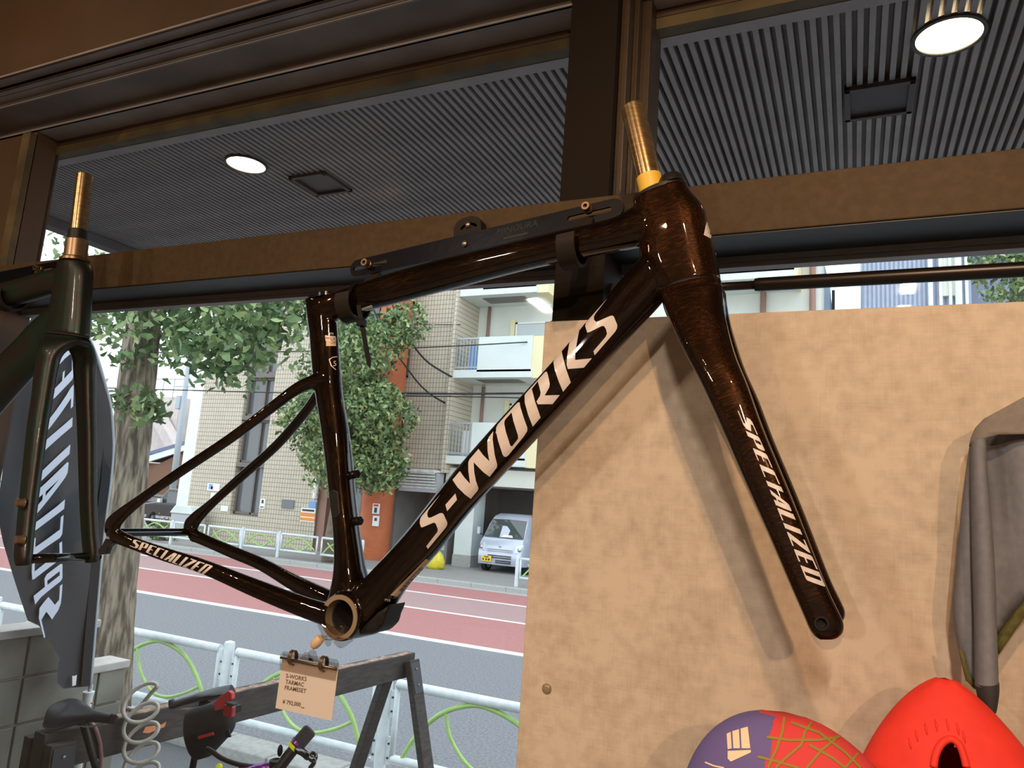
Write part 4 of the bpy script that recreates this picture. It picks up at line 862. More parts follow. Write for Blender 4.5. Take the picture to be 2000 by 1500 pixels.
# head badge, sticker, size shield, seat tube band, small prints
decal('head_badge', 'decal', fr['head_tube'], [[[(1381, 427), (1390, 452), (1388, 466), (1374, 459), (1376, 450), (1378, 440)]]], skin_fn(bvh1), 5)
decal('head_badge', 'decal', fr['head_tube'], [[[(1394, 470), (1398, 482), (1402, 505), (1398, 500), (1395, 485)]]], skin_fn(bvh1), 5)
decal('serial_sticker', 'sticker_tan', fr['down_tube'], [[[(832, 1091), (838, 1094), (775, 1165), (762, 1162)]]], skin_fn(bvh1), 5)
b_ = []
for k in range(22):
    u = k/22; x = 822-u*44; y = 1106+u*48; b_.append([[(x, y), (x+5.5, y+3), (x+5.5-(.8+(k*7 % 3)*.4), y+3.9+(k*5 % 3)*.4), (x-(.8+(k*7 % 3)*.4), y+.9+(k*5 % 3)*.4)]])
decal('barcode', 'ink', fr['down_tube'], b_, skin_fn(bvh1, .0008))
for yy, mt, th in ((666, 'sticker_tan', 5), (671, 'sticker_tan', 5)): decal('seat_tube_band', mt, fr['seat_tube'], [[[(637, yy-6), (656, yy-5), (656, yy+th), (637, yy+th)]]], skin_fn(bvh1, .0004), 5)
decal('seat_tube_band', 'decal', fr['seat_tube'], [[[(635, 655), (655, 657), (656, 667), (636, 666)]]], skin_fn(bvh1, .0006), 5)
decal('flag_print', 'sign_red', fr['seat_tube'], [[[(636.5, 659), (644, 660), (644, 662), (636.5, 661.5)]]], skin_fn(bvh1, .0009)); decal('flag_print', 'tape_yellow', fr['seat_tube'], [[[(636.5, 662), (644, 662.5), (644, 664.5), (636.5, 664)]]], skin_fn(bvh1, .0009))
def text_skin(s, px, py, size, mt, parent, bvh, slope=0., name='print', sx=1.):
    V, F = font_text(s, size)
    MB().add([onskin(bvh, px+p.x*sx, py-p.y+slope*p.x, Y0, .001) for p in V], F).build(name, mt, parent)
text_skin('UC', 645, 665, 9, 'ink', fr['seat_tube'], bvh1, .04); text_skin('SPE', 643, 654, 6, 'decal', fr['seat_tube'], bvh1, .04, sx=.9); text_skin('5', 650, 715, 14, 'decal', fr['seat_tube'], bvh1); text_skin('PEB', 751, 1173, 7, 'decal', fr['down_tube'], bvh1, .1)
sh = [(642, 702), (650, 697), (658, 696), (658, 697.5), (650, 698.5), (644, 703), (648, 714), (656, 722), (656, 723.5), (646, 715)]
decal('size_shield', 'decal', fr['seat_tube'], [[sh]], skin_fn(bvh1, .0006), 5)
decal('top_tube_label', 'paper_white', fr['top_tube'], [[[(700, 604), (726, 595), (729, 600), (702, 608)]]], skin_fn(bvh1), 5)

# second frame, matt green black, disc brakes: head end in view, the rest runs on behind the picture's edge
f2 = thing('bike_frame', 'matt green black bike frame with a wide disc brake fork hung beside the tree', 'bike frame', (PY(132, 658, Y0).x, Y0, 2.0))
head2 = [st(122, 511, 169, 512, .021), st(119, 530, 174, 530, .022), st(112, 570, 172, 570, .0225), st(104, 610, 170, 612, .0235), st(97, 652, 167, 658, .025)]
top2 = [st(140, 520, 140, 580, .018), st(107, 527, 108, 574, .018), st(40, 546, 40, 592, .019), st(0, 556, 0, 602, .019), st(-120, 585, -118, 632, .019), st(-240, 612, -238, 660, .018), st(-300, 626, -298, 672, .017)]
down2 = [st(128, 585, 150, 640, .021), st(76, 626, 105, 668, .022), st(40, 664, 72, 718, .023), st(0, 704, 20, 775, .024), st(-120, 835, -92, 905, .025), st(-240, 968, -200, 1035, .028), st(-290, 1020, -240, 1080, .032)]
seat2 = [st(-330, 620, -275, 622, .016), st(-318, 760, -272, 760, .017), st(-300, 900, -258, 900, .018), st(-285, 1090, -235, 1090, .024)]
p2 = {'head_tube': [lf(head2, .027)], 'top_tube': [lf(top2, .02)], 'down_tube': [lf(down2, .024)], 'seat_tube': [lf(seat2, .02)]}
g1, bvh3 = fuse(p2, .0022, 8, [], f2, lambda n: ('paint_green', False))
leg2 = [st(100, 658, 164, 666, .020, -.004), st(92, 664, 142, 672, .018, -.018), st(80, 682, 118, 690, .0155, -.032), st(74, 716, 108, 716, .014, -.036), st(67, 780, 97, 780, .013, -.041), st(58, 840, 87, 842, .0125, -.046), st(44, 970, 70, 972, .0115, -.053), st(37, 1040, 62, 1042, .011, -.057), st(33, 1085, 58, 1086, .011, -.060), st(36, 1106, 54, 1104, .009, -.060)]
cr2 = [st(97, 654, 167, 661, .025), st(94, 664, 165, 670, .028), st(96, 674, 162, 678, .026)]
g2, bvh4 = fuse({'fork_crown': [lf(cr2, .03)], 'fork_leg.a': [lf(leg2, .017)], 'fork_leg.b': [lf(mir(leg2), .017)]}, .0022, 8, [], f2, lambda n: ('paint_green', False))
e = PY(46, 1092, Y0-.06); MB().tube([(e.x, Y0-.052, e.z), (e.x, Y0+.052, e.z)], .0075, 20).build('front_axle', 'black_gloss', f2, smooth=True)
MB().lathe([(.004, 0), (.009, 0), (.009, .001)], (e.x, Y0+.0705, e.z), (.3, -1, 0), 18).build('axle_insert', 'brass', f2)
for (px, py) in ((42, 982), (41, 1054)):
    c = PY(px, py, Y0-.070); MB().lathe([(.0028, .008), (.0065, .008), (.0065, 0), (.008, -.004)], c, (-.2, -1, 0), 16).build('brake_mount_stud', 'peg_brass', f2, smooth=True, auto=30)
c0, a0, h0 = head2[-1]; ax2 = (head2[0][0]-head2[-1][0]).normalized(); MB().rings([ellring(c0+ax2*.001, a0, h0, 1.0), ellring(c0-ax2*.002, a0, h0, 1.0)]).build('lower_seam', 'dark_inside', f2, smooth=True, auto=40)
c0 = PY(146, 511, Y0); c1 = PY(166, 343, Y0); sx2 = (c1-c0).normalized()
MB().lathe([(.0255, -.002), (.0255, .003), (.022, .006)], c0, sx2, 32).build('headset_ring', 'brass', f2, smooth=True, auto=30)
MB().lathe([(.0195, .005), (.0195, .040), (.018, .042)], c0, sx2, 32).build('headset_spacer', 'peg_brass', f2, smooth=True, auto=30); MB().lathe([(.0165, .04), (.0165, .061)], c0, sx2, 32).build('black_spacer', 'satin_black', f2, smooth=True, auto=30)
L2 = (c1-c0).length; MB().lathe([(.0145, .06), (.0145, L2), (.0125, L2), (.0125, L2-.08)], c0, sx2, 32, cap=False).build('steerer_tube', 'steerer', f2, smooth=True, auto=40)

# ------------------------------------------------------------------ wall racks
def rack(pa, pb, hooks, label, screws=True, tags=()):
    """pa, pb: ends of the bar's centre line (pixels on its plane); hooks: (bolt px, tube centre px)"""
    yb = .925; a = PY(*pa, yb); b = PY(*pb, yb); d = (b-a).normalized(); u = Vector((0, -1, 0)).cross(d); u = -u if u.z < 0 else u
    t = thing('wall_rack', label, 'bike rack', (a+b)/2)
    w = .0145; L = (b-a).length
    def P(s, v, y=0): return a + d*s + u*v + Vector((0, y, 0))
    ol = [P(0+w*(1-math.cos(q)), w*math.sin(q)) for q in (math.pi/2*k/5 for k in range(-5, 6))]
    orr = [P(L-w*(1-math.cos(q)), w*math.sin(q)) for q in (math.pi/2*k/5 for k in range(5, -6, -1))]
    def slot(c, hl, hr): return [P(c+hl+hr*math.cos(q), hr*math.sin(q)) for q in (math.pi/2*k/3 for k in range(3, -4, -1))]+[P(c-hl+hr*math.cos(q), hr*math.sin(q)) for q in (-math.pi/2-math.pi/2*k/3 for k in range(0, 7))]
    MB().holed([ol+orr]+[slot((PY(*h_[0], yb)-a).dot(d), .029, .0036) for h_ in hooks], (0, .004, 0)).build('bar', 'bar_black', t)
    m_ = (a+b)/2
    pl = [P(L*.46+dx, dv) for dx, dv in ((-.022, -.01), (-.022, .030), (-.016, .040), (-.006, .044), (.010, .044), (.020, .040), (.025, .032), (.025, -.01))]
    pl = [p + Vector((0, .006, 0)) for p in pl]
    an_ = [math.pi*(.12+.76*k/8) for k in range(9)]
    arc = [P(L*.46+.004+.0162*math.cos(q), .022+.0122*math.sin(q), .006) for q in an_]+[P(L*.46+.004+.0118*math.cos(q), .022+.0078*math.sin(q), .006) for q in an_[::-1]]
    MB().holed([pl, arc], (0, .019, 0)).build('mounting_plate', 'hook', t)
    c = P(L*.46+.004, .030, .006)
    MB().lathe([(.004, .0), (.0042, .003), (.003, .0045), (.001, .005)], c, (0, -1, 0), 16).build('screw', 'screw', t, smooth=True, auto=40)
    MB().lathe([(.0042, .0), (.0044, .003), (.003, .0045), (.001, .005)], P(L*.46, -.002), (0, -1, 0), 16).build('screw', 'screw', t, smooth=True, auto=40)
    for bolt, tube_px, hw in hooks:
        bp = PY(*bolt, yb); tcn = PY(*tube_px, Y0)
        s_ = (bp-a).dot(d)
        MB().lathe([(.007, 0), (.007, .006), (.0058, .007), (.0058, .016), (.003, .016), (.003, .010)], bp, (0, -1, 0), 18).build('bolt', 'brass', t, smooth=True, auto=30)
        # J-shaped hook: a bent strip round the far side, the bottom and the near side of the tube
        q = [Vector((0, yb+.007, bp.z-.006)), Vector((0, yb+.007, bp.z-.024)), Vector((0, .908, bp.z-.029)), Vector((0, .889, bp.z-.033))]
        rr = .0275
        for k in range(9):
            an = math.radians(12-k*(207/8)); q.append(Vector((0, Y0+rr*math.cos(an), tcn.z+rr*math.sin(an)*1.02)))
        q = spline(q, 4); ring = []
        for i, p in enumerate(q):
            tt = (q[min(i+1, len(q)-1)]-q[max(i-1, 0)]).normalized(); nn = Vector((1, 0, 0)).cross(tt).normalized()
            f_ = min(1, i/14); xx = bp.x+(tcn.x-bp.x)*min(1, i/10); hw2 = hw*(.55+.45*f_); th = .0022
            sl = d.z/d.x
            ring.append([Vector((xx+s1_*hw2, p.y, p.z+s1_*hw2*sl)) + nn*(th*s2_) for s1_, s2_ in ((-1, -1), (1, -1), (1, 1), (-1, 1))])
        MB().rings(ring).build('hook', 'hook', t, smooth=True, auto=35, bevel=.0012)
    return t, P, L, d, u
rk, P_, L_, d_, u_ = rack((684, 527), (1218, 402), (((722, 518), (690, 590), .012), ((1150, 410), (1118, 480), .0125)), 'black slotted wall rack bar carrying the glossy brown frame')
MB().bar(P_(L_*.60, -.0075, -.0003), P_(L_*.685, -.0075, -.0003), .0003, .0032, up=u_).build('embossed_line', 'bar_emboss', rk)
for s_, sz, v_ in (('MINOURA', .013, .0005),):
    V, F = font_text(s_, sz); MB().add([P_(L_*.575+p.x*1.1+p.y*.25, v_+p.y, -.0004) for p in V], F).build('embossed_name', 'bar_emboss', rk)
rack((-340, 606), (118, 521), (((82, 527), (22, 578), .0125), ((-260, 600), (-270, 648), .0125)), 'black slotted wall rack bar carrying the green black frame')
# cable tie round the top tube
tc_ = PY(694, 586, Y0); t = thing('cable_tie', 'black cable tie round the brown top tube with its tail hanging down', 'cable tie', tc_)
lp = [Vector((tc_.x+.004*math.sin(q)+.003, Y0+.0225*math.cos(q), tc_.z+.0245*math.sin(q))) for q in (2*math.pi*k/28 for k in range(28))]
MB().rings([[p+Vector((s1_*.0035, 0, 0))+(p-tc_).normalized()*s2_ for s1_, s2_ in ((-1, -.0008), (1, -.0008), (1, .0008), (-1, .0008))] for p in lp], closed=True).build('strap', 'tie', t, smooth=True, auto=35)
h_ = PY(706, 631, Y0-.024); MB().box(h_.x-.006, h_.x+.006, Y0-.028, Y0-.019, h_.z-.005, h_.z+.005).build('lock_head', 'tie', t, bevel=.001)
e_ = PY(722, 720, Y0-.026); dd = (e_-h_); MB().prism([h_+Vector((-.0038, 0, 0)), h_+Vector((.0038, 0, 0)), e_-dd*.12+Vector((.0036, 0, 0)), e_+Vector((.0003, 0, 0)), e_-dd*.12+Vector((-.0036, 0, 0))], (0, .0012, 0)).build('tail', 'tie', t)
u0 = PY(700, 596, Y0-.023); MB().prism([u0+Vector((-.0038, 0, 0)), u0+Vector((.0038, 0, 0)), h_+Vector((.0038, 0, 0)), h_+Vector((-.0038, 0, 0))], (0, .0012, 0)).build('strap_end', 'tie', t)
# ------------------------------------------------------------------ board, rod, price tag, jacket, caps
yp = .938; tl = PY(1064, 628, yp)
t = thing('display_board', 'large cement coloured laminate board standing in front of the window', 'board', (tl.x+.8, yp, .5))
MB().box(tl.x, 2.4, yp, yp+.016, .5, tl.z).build('sheet', 'laminate', t, bevel=.0012)
p = PY(1068, 1345, yp); MB().lathe([(.0066, -.0005), (.0066, .001), (.0055, .0026), (.003, .0034), (.0005, .0036)], p, (0, -1, 0), 24).build('screw_cap', 'cap_tan', t, smooth=True, auto=50)
zr = PY(1480, 556, 1.0).z; xt = PY(1482, 556, 1.0).x
t = thing('tension_rod', 'black telescopic tension rod across the window above the board', 'rod', (xt, 1.0, zr))
MB().tube([(XM1+.01, 1.0, zr), (xt+.02, 1.0, zr)], .0058, 20).build('inner_tube', 'rod_black', t, smooth=True)
MB().lathe([(.006, -.006), (.0085, -.005), (.0092, 0), (.0092, XR-xt)], (xt, 1.0, zr), (1, 0, 0), 24).build('outer_tube', 'rod_black', t, smooth=True, auto=30)
MB().lathe([(.012, 0), (.014, .006), (.010, .02), (.006, .022)], (XM1, 1.0, zr), (1, 0, 0), 24).build('end_cap', 'rubber', t, smooth=True, auto=30)
# price tag hanging from the bottom bracket
yc = .800
t = thing('price_tag', 'clear clip and paper price card hanging from the brown frame', 'price tag', PY(655, 1240, yc))
q4 = [PY(538, 1383, yc), PY(648, 1408, yc), PY(660, 1309, yc), PY(551, 1288, yc)]
card = MB().prism(q4, (0, .0007, 0)).build('card', 'card', t)
def tag_text(s, px, py, size, sq=1.0):
    V, F = font_text(s, size, .018); MB().add([PY(px+p_.x*sq+p_.y*.13, py-p_.y+p_.x*sq*.175, yc-.0004) for p_ in V], F).build('print', 'card_ink', card)
tag_text('S-WORKS', 557.8, 1323.5, 11.6, .80); tag_text('TARMAC', 557, 1335, 11.6, .78); tag_text('FRAMESET', 555, 1346.5, 11.6, .80); tag_text('\u00a5 792,000', 551.5, 1374, 11.2, .78)
MB().prism([PY(588, 1380.5, yc-.0003), PY(594, 1382, yc-.0003), PY(594, 1384, yc-.0003), PY(588, 1382.5, yc-.0003)], (0, .0002, 0)).build('print', 'card_ink', card)
hold = [PY(546, 1308, yc-.002), PY(654, 1330, yc-.002), PY(661, 1293, yc-.002), PY(656, 1288, yc-.002), PY(553, 1272, yc-.002), PY(547, 1280, yc-.002)]
MB().prism(hold, (0, .0012, 0)).build('holder', 'clear_plastic', t)
MB().prism([PY(548, 1306, yc+.002), PY(658, 1327, yc+.002), PY(661, 1296, yc+.002), PY(553, 1276, yc+.002)], (0, .0012, 0)).build('holder_back', 'clear_plastic', t)
MB().tube([PY(548, 1284, yc-.004), PY(606, 1296, yc-.004), PY(657, 1306, yc-.004)], .0016, 10).build('hinge_pin', 'brass', t, smooth=True)
for px, py in ((572, 1284), (632, 1296)):
    c = PY(px, py, yc-.001); MB().rings([[c+Vector((s1_*.0028, .0065*math.cos(q), .0085*math.sin(q)))+Vector((0, math.cos(q), math.sin(q)))*s2_ for s1_, s2_ in ((-1, 0), (1, 0), (1, .0009), (-1, .0009))] for q in (2*math.pi*k/20 for k in range(20))], closed=True).build('spring_clip', 'brass', t, smooth=True, auto=35)
MB().prism([PY(586, 1287, yc-.001), PY(612, 1293, yc-.001), PY(603, 1276, yc-.001), PY(595, 1273, yc-.001)], (0, .001, 0)).build('clip_lever', 'clear_plastic', t)
MB().prism([PY(603, 1290, yc+.001), PY(622, 1293, yc+.001), PY(617, 1272, yc+.001), PY(608, 1269, yc+.001), PY(601, 1274, yc+.001)], (0, .001, 0)).build('clip_lever', 'clear_plastic', t)
b0, b1 = PY(627, 1245, yc), PY(611, 1263, yc); dd = (b1-b0); MB().lathe([(.0045, 0), (.0062, .003), (.0066, dd.length*.5), (.006, dd.length-.003), (.004, dd.length)], b0, dd, 20).build('toggle', 'wood_bead', t, smooth=True, auto=50)
MB().tube(spline([b1-dd*.2, PY(612, 1268, yc), PY(611, 1275, yc)], 4), .0009, 8).build('hook_wire', 'grey_metal', t, smooth=True)
yk = Y0-.0375
clipA = [(630, 1218), (640, 1216), (648, 1222), (668, 1226), (676, 1219), (680, 1222), (672, 1236), (664, 1240), (662, 1248), (640, 1248), (637, 1232)]
MB().prism([PY(x, y, yk) for x, y in clipA], (0, -.012, 0)).build('bracket_clip', 'clear_plastic', t, bevel=.001)
for pl in ([(626, 1241), (640, 1240), (640, 1249), (628, 1250)], [(638, 1248), (650, 1250), (646, 1262), (640, 1256)], [(660, 1244), (688, 1246), (691, 1251), (672, 1265), (664, 1262), (656, 1252)]):
    MB().prism([PY(x, y, yk-.003) for x, y in pl], (0, -.007, 0)).build('clip_tab', 'clear_plastic', t, bevel=.0008)
# jacket on the board
t = thing('jacket', 'grey jacket with black cuff and olive lining hung on the cement board', 'jacket', PY(1990, 1000, .9))
def cloth(name, mt, poly, yfun, maxe=30, th=.003):
    V, F = fill2d([poly], maxe); o = MB().add([PY(v.x, v.y, yfun(v.x, v.y)) for v in V], F).build(name, mt, t, smooth=True)
    s_ = o.modifiers.new('s', 'SOLIDIFY'); s_.thickness = th; s_.offset = 0; return o
body = [(1912, 866), (1950, 838), (2000, 815), (2120, 770), (2300, 760), (2480, 830), (2520, 950), (2500, 1190), (2380, 1080), (2200, 1010), (2080, 1085), (2000, 1167), (1947, 1234), (1936, 1100), (1926, 950)]
cloth('body', 'jacket_grey', body, lambda x, y: .893+.010*math.sin(x*.022+y*.011)+.006*math.sin(x*.05-y*.008))
cloth('lining', 'olive', [(1946, 1236), (2000, 1168), (2080, 1086), (2200, 1011), (2380, 1081), (2500, 1191), (2380, 1110), (2200, 1050), (2080, 1120), (2000, 1206), (1950, 1278)], lambda x, y: .906)
cloth('yoke', 'jacket_yoke', [(1893, 872), (1896, 856), (1905, 836), (1922, 818), (1950, 803), (2000, 775), (2120, 735), (2200, 722), (2330, 735), (2330, 830), (2200, 850), (2000, 848), (1950, 849), (1920, 858)], lambda x, y: .885-.012*max(0, math.sin((x-1880)*.012)) if x < 2140 else .878)
def sleeve(name, mt, S, ex=2.0):
    rg, ce = loft(S, 18, 5, ex); o = MB().rings(rg).build(name, mt, t, smooth=True, auto=60); return o
sleeve('sleeve_back', 'jacket_grey', [st(1894, 866, 1916, 862, .008, .045), st(1886, 920, 1912, 920, .010, .045), st(1877, 1000, 1908, 1000, .012, .045), st(1868, 1100, 1910, 1100, .014, .045), st(1861, 1190, 1914, 1190, .014, .045), st(1870, 1260, 1916, 1260, .013, .045), st(1886, 1330, 1918, 1330, .011, .045)])
sleeve('sleeve', 'jacket_grey', [st(1897, 862, 1926, 856, .010, .025), st(1896, 920, 1928, 920, .013, .022), st(1897, 1000, 1935, 1000, .016, .020), st(1899, 1100, 1942, 1100, .018, .018), st(1902, 1200, 1946, 1200, .018, .018), st(1903, 1270, 1948, 1270, .018, .016), st(1904, 1338, 1950, 1336, .018, .014)])
cu = sleeve('cuff', 'cuff', [st(1904, 1334, 1951, 1332, .0185, .014), st(1907, 1352, 1951, 1352, .0185, .014), st(1914, 1380, 1946, 1386, .016, .014), st(1920, 1388, 1942, 1393, .013, .014)])
cloth('lining', 'olive', [(1872, 1266), (1880, 1270), (1895, 1320), (1912, 1345), (1902, 1345), (1888, 1330)], lambda x, y: .882)
# caps on a small shelf fixed to the board
zc = 1.905
t = thing('cap_shelf', 'narrow shelf fixed to the cement board under the caps', 'shelf', (.03, .85, zc-.01)); MB().box(-.20, .26, .645, yp-.0005, zc-.016, zc).build('board', 'wood_dark', t, bevel=.001); MB().box(-.14, -.13, .80, yp, zc-.07, zc-.016).build('bracket', 'satin_black', t); MB().box(.17, .18, .80, yp, zc-.07, zc-.016).build('bracket', 'satin_black', t)
def topx(p): v = Vector(p)-EYE; return (1000+FPX*v.dot(RT)/v.dot(_f), 750-FPX*v.dot(UP)/v.dot(_f))
def inside(q, P):
    r = False
    for (x0, y0), (x1, y1) in zip(P, P[1:]+P[:1]):
        if (y0 > q[1]) != (y1 > q[1]) and q[0] < (x1-x0)*(q[1]-y0)/(y1-y0)+x0: r = not r
    return r
def dome(name, parent, c, rx, ry, h, peak, mats, pick, wob=.0, ex=2.4, hole=None):
    rings = []; n = 120; K = 40
    for k in range(K):
        f = k/(K-1)*.985; r = (1-f**ex)**(1/ex); cx = Vector((peak[0]*f**1.3, peak[1]*f**1.3, h*f))
        rings.append([Vector(c)+cx+Vector((rx*r*math.cos(q)*(1+wob*math.sin(3*q+f*4)), ry*r*math.sin(q)*(1+wob*math.cos(2*q+f*5)), wob*.2*h*math.sin(5*q))) for q in (2*math.pi*j/n for j in range(n))])
    mb = MB().rings(rings); mb.M = [pick(sum((mb.V[i] for i in f), Vector())/len(f)) for f in mb.F]
    bv_ = BVHTree.FromPolygons(mb.V, mb.F)
    if hole:
        keep = [i for i, f in enumerate(mb.F) if len(f) > 4 or (sum((mb.V[j] for j in f), Vector())/len(f)).y > c[1] or not inside(topx(sum((mb.V[j] for j in f), Vector())/len(f)), hole)]
        mb.F = [mb.F[i] for i in keep]; mb.M = [mb.M[i] for i in keep]
    o = mb.build(name, None, parent, smooth=True, mats=mats); return o, bv_
cl_ = PY(1560, 1500, .715); cl_.z = zc; pkx = PY(1530, 1399, .715)
t = thing('patterned_cap', 'purple and crimson printed cloth cap with an olive grid on a shelf', 'cap', cl_)
lim = PY(1497, 1440, .67).x
do, bv = dome('crown', t, cl_, .103, .054, pkx.z-zc+.004, (pkx.x-cl_.x, -.004), ['cap_crimson', 'cap_purple'], lambda p: 1 if p.x < lim+(p.z-cl_.z-.1)*.1 else 0, .015, 2.1)
def strip_px(pts, w):
    L, Rr = [], []
    for i, (x, y) in enumerate(pts):
        x0, y0 = pts[max(i-1, 0)]; x1, y1 = pts[min(i+1, len(pts)-1)]; l = math.hypot(x1-x0, y1-y0); nx, ny = -(y1-y0)/l*w/2, (x1-x0)/l*w/2
        L.append((x+nx, y+ny)); Rr.append((x-nx, y-ny))
    return L+Rr[::-1]
for pts in ([(1532, 1402), (1528, 1430), (1518, 1460), (1500, 1500)], [(1590, 1405), (1572, 1430), (1565, 1455), (1530, 1485), (1515, 1500)], [(1648, 1418), (1630, 1445), (1605, 1465), (1575, 1500)], [(1692, 1445), (1675, 1472), (1650, 1500)], [(1498, 1440), (1540, 1446), (1600, 1446), (1640, 1440)], [(1480, 1478), (1520, 1488), (1560, 1500)], [(1545, 1412), (1600, 1432), (1650, 1470), (1680, 1500)], [(1580, 1455), (1625, 1480), (1650, 1500)], [(1640, 1415), (1700, 1455), (1735, 1500)]):
    decal('grid_line', 'print_olive', do, [[strip_px(pts, 5)]], skin_fn(bv, .0007), 12)
for pl in ([(1420, 1434), (1428, 1430), (1430, 1462), (1422, 1464)], [(1431, 1429), (1444, 1425), (1446, 1462), (1433, 1462)], [(1447, 1424), (1461, 1420), (1466, 1462), (1449, 1462)], [(1422, 1467), (1467, 1465), (1467, 1470), (1428, 1488), (1422, 1482)], strip_px([(1378, 1489), (1395, 1496), (1415, 1500)], 3)):
    decal('motif', 'print_cream', do, [[pl]], skin_fn(bv, .0007), 12)
for x, y in ((1622, 1414), (1654, 1428), (1686, 1440), (1710, 1455)):
    decal('lettering', 'print_pink', do, [[[(x, y), (x+4, y-1), (x+14, y+7), (x+24, y+6), (x+28, y+10), (x+12, y+11)]]], skin_fn(bv, .0009), 10)
decal('lettering', 'print_pink', do, [[[(1738, 1478), (1748, 1470), (1760, 1478), (1768, 1492), (1758, 1490), (1752, 1480), (1746, 1481), (1748, 1490), (1740, 1488)]]], skin_fn(bv, .0009), 10)
cr_ = PY(1866, 1500, .835); cr_.z = zc; pkx = PY(1846, 1328, .835)
t = thing('red_cap', 'plain bright red cloth cap with a gathered back opening', 'cap', cr_)
do, bv = dome('crown', t, cr_, .101, .060, pkx.z-zc+.003, (pkx.x-cr_.x, .0), ['cap_red'], lambda p: 0, .02, 1.5, [(1826, 1560), (1829, 1478), (1840, 1456), (1857, 1447), (1872, 1459), (1881, 1480), (1886, 1560)])
def on_px(bv_, pts, lift): return [onskin(bv_, x, y, .72, lift) for x, y in pts]
MB().tube(spline(on_px(bv, [(1824, 1499), (1828, 1474), (1840, 1452), (1857, 1444), (1873, 1455), (1882, 1478), (1887, 1499)], .001), 4), .0032, 10).build('opening_binding', 'cap_red', do, smooth=True)
for k, (x, y) in enumerate(((1775, 1440), (1788, 1425), (1806, 1412), (1826, 1405), (1848, 1404), (1868, 1412), (1880, 1428))):
    MB().tube(on_px(bv, [(x, y), (x+3, y+12), (x+5, y+24)], .0002), [.0004, .0012, .0004], 8).build('gather_fold', 'cap_red', do, smooth=True)

# ------------------------------------------------------------------ outside by the shop: block wall, flag, trestle, bicycles
XW = -3.2
t = struct('wall_block', MB().box(XW-.11, XW-.01, 1.16, 2.44, 0, 1.495).box(XW-.11, XW-.01, 2.44, 2.63, 0, 1.28), 'mortar', label='grey stepped concrete block wall beside the shop')
cols = [(1.16, 1.40), (1.412, 1.772), (1.784, 2.144), (2.156, 2.505), (2.517, 2.65)]
for r_ in range(8):
    z0 = r_*.192-.008; z1 = z0+.182
    for (y0, y1) in cols:
        if r_ == 7 and y0 > 2.5: continue
        if r_ == 7: y1 = min(y1, 2.46); z1 = 1.50
        if r_ == 6 and y0 > 2.5: z1 = 1.295
        MB().box(XW-.12, XW+random.uniform(0, .003), y0, y1, max(z0, .005), z1).build('block', 'block', t, bevel=.004)
MB().box(XW-.135, XW+.012, 1.16, 2.475, 1.50, 1.535).build('coping', 'block_cap', t, bevel=.004); MB().box(XW-.135, XW+.012, 2.465, 2.665, 1.292, 1.327).build('coping', 'block_cap', t, bevel=.004)
# flag
XFl = -3.05
def FP(x, y, d=0.): return PX(x, y, XFl+d)
pole = [(174, 1360), (176, 1340), (184, 1240), (191, 1160), (198, 1080), (206, 1010), (215, 940), (220, 870), (216, 800), (203, 745), (186, 690), (164, 645), (130, 612), (96, 600)]
bs = FP(173, 1352)
t = thing('feather_flag', 'black feather flag with white lettering on a curved pole beside the tree', 'flag', (XFl, bs.y, .01))
outl = pole[1:]+[(70, 606), (50, 640), (38, 710), (28, 780), (14, 860), (2, 940), (-6, 1000), (6, 1060), (24, 1120), (40, 1170), (54, 1212), (76, 1222), (98, 1252), (117, 1286), (113, 1300), (112, 1334), (124, 1345)]
V, F = fill2d([outl], 22); o = MB().add([FP(v.x, v.y, .012*math.sin(v.x*.05)*math.sin(v.y*.013)) for v in V], F).build('cloth', 'flag', t, smooth=True)
MB().prism([FP(x, y, .006) for x, y in [(p_[0]+1, p_[1]) for p_ in pole[1:8]]+[(p_[0]-18, p_[1]) for p_ in pole[7:0:-1]]], (.0008, 0, 0)).build('pole_sleeve', 'flag_edge', t)
pp = [FP(*p_) for p_ in pole]
MB().tube(spline([Vector((XFl, bs.y, .03)), Vector((XFl, bs.y, .6))]+pp, 4), .009, 10).build('pole', 'pole_grey', t, smooth=True)
MB().box(XFl-.13, XFl+.13, bs.y-.02, bs.y+.3, .01, .06).build('base', 'rubber', t, bevel=.01); MB().lathe([(.02, .05), (.02, 1.24), (.024, 1.26)], (XFl, bs.y, 0), (0, 0, 1), 14).build('base_socket', 'paper_white', t, smooth=True, auto=40)
MB().prism([FP(141, 1320, .016), FP(146, 1320, .016), FP(150, 1318, .016), FP(148, 1338, .016), FP(141, 1340, .016)], (.0008, 0, 0)).build('care_label', 'paper_white', t)
Lp = [(86, 1246), (66, 1170), (62, 1120), (64, 1062), (68, 1000), (75, 930), (85, 850), (97, 780), (110, 700), (116, 660)]; Rp = [(114, 1222), (122, 1150), (122, 1100), (121, 1050), (126, 985), (134, 905), (141, 835), (144, 765), (144, 695), (144, 655)]
def alongp(P, u):
    u = max(0, min(.9999, u))*(len(P)-1); i = int(u); f = u-i; return (P[i][0]*(1-f)+P[i+1][0]*f, P[i][1]*(1-f)+P[i+1][1]*f)
L, w = word('SPECIALIZED', shear=.42, gap=.16)
for loops in L:
    def fm(x, y):
        a = alongp(Lp, x/(w+.5)); b = alongp(Rp, x/(w+.5)); q = (a[0]*(1-y)+b[0]*y, a[1]*(1-y)+b[1]*y); return FP(q[0], q[1], .0155)
    decal('letter', 'flag_white', o, [loops], fm, .3)
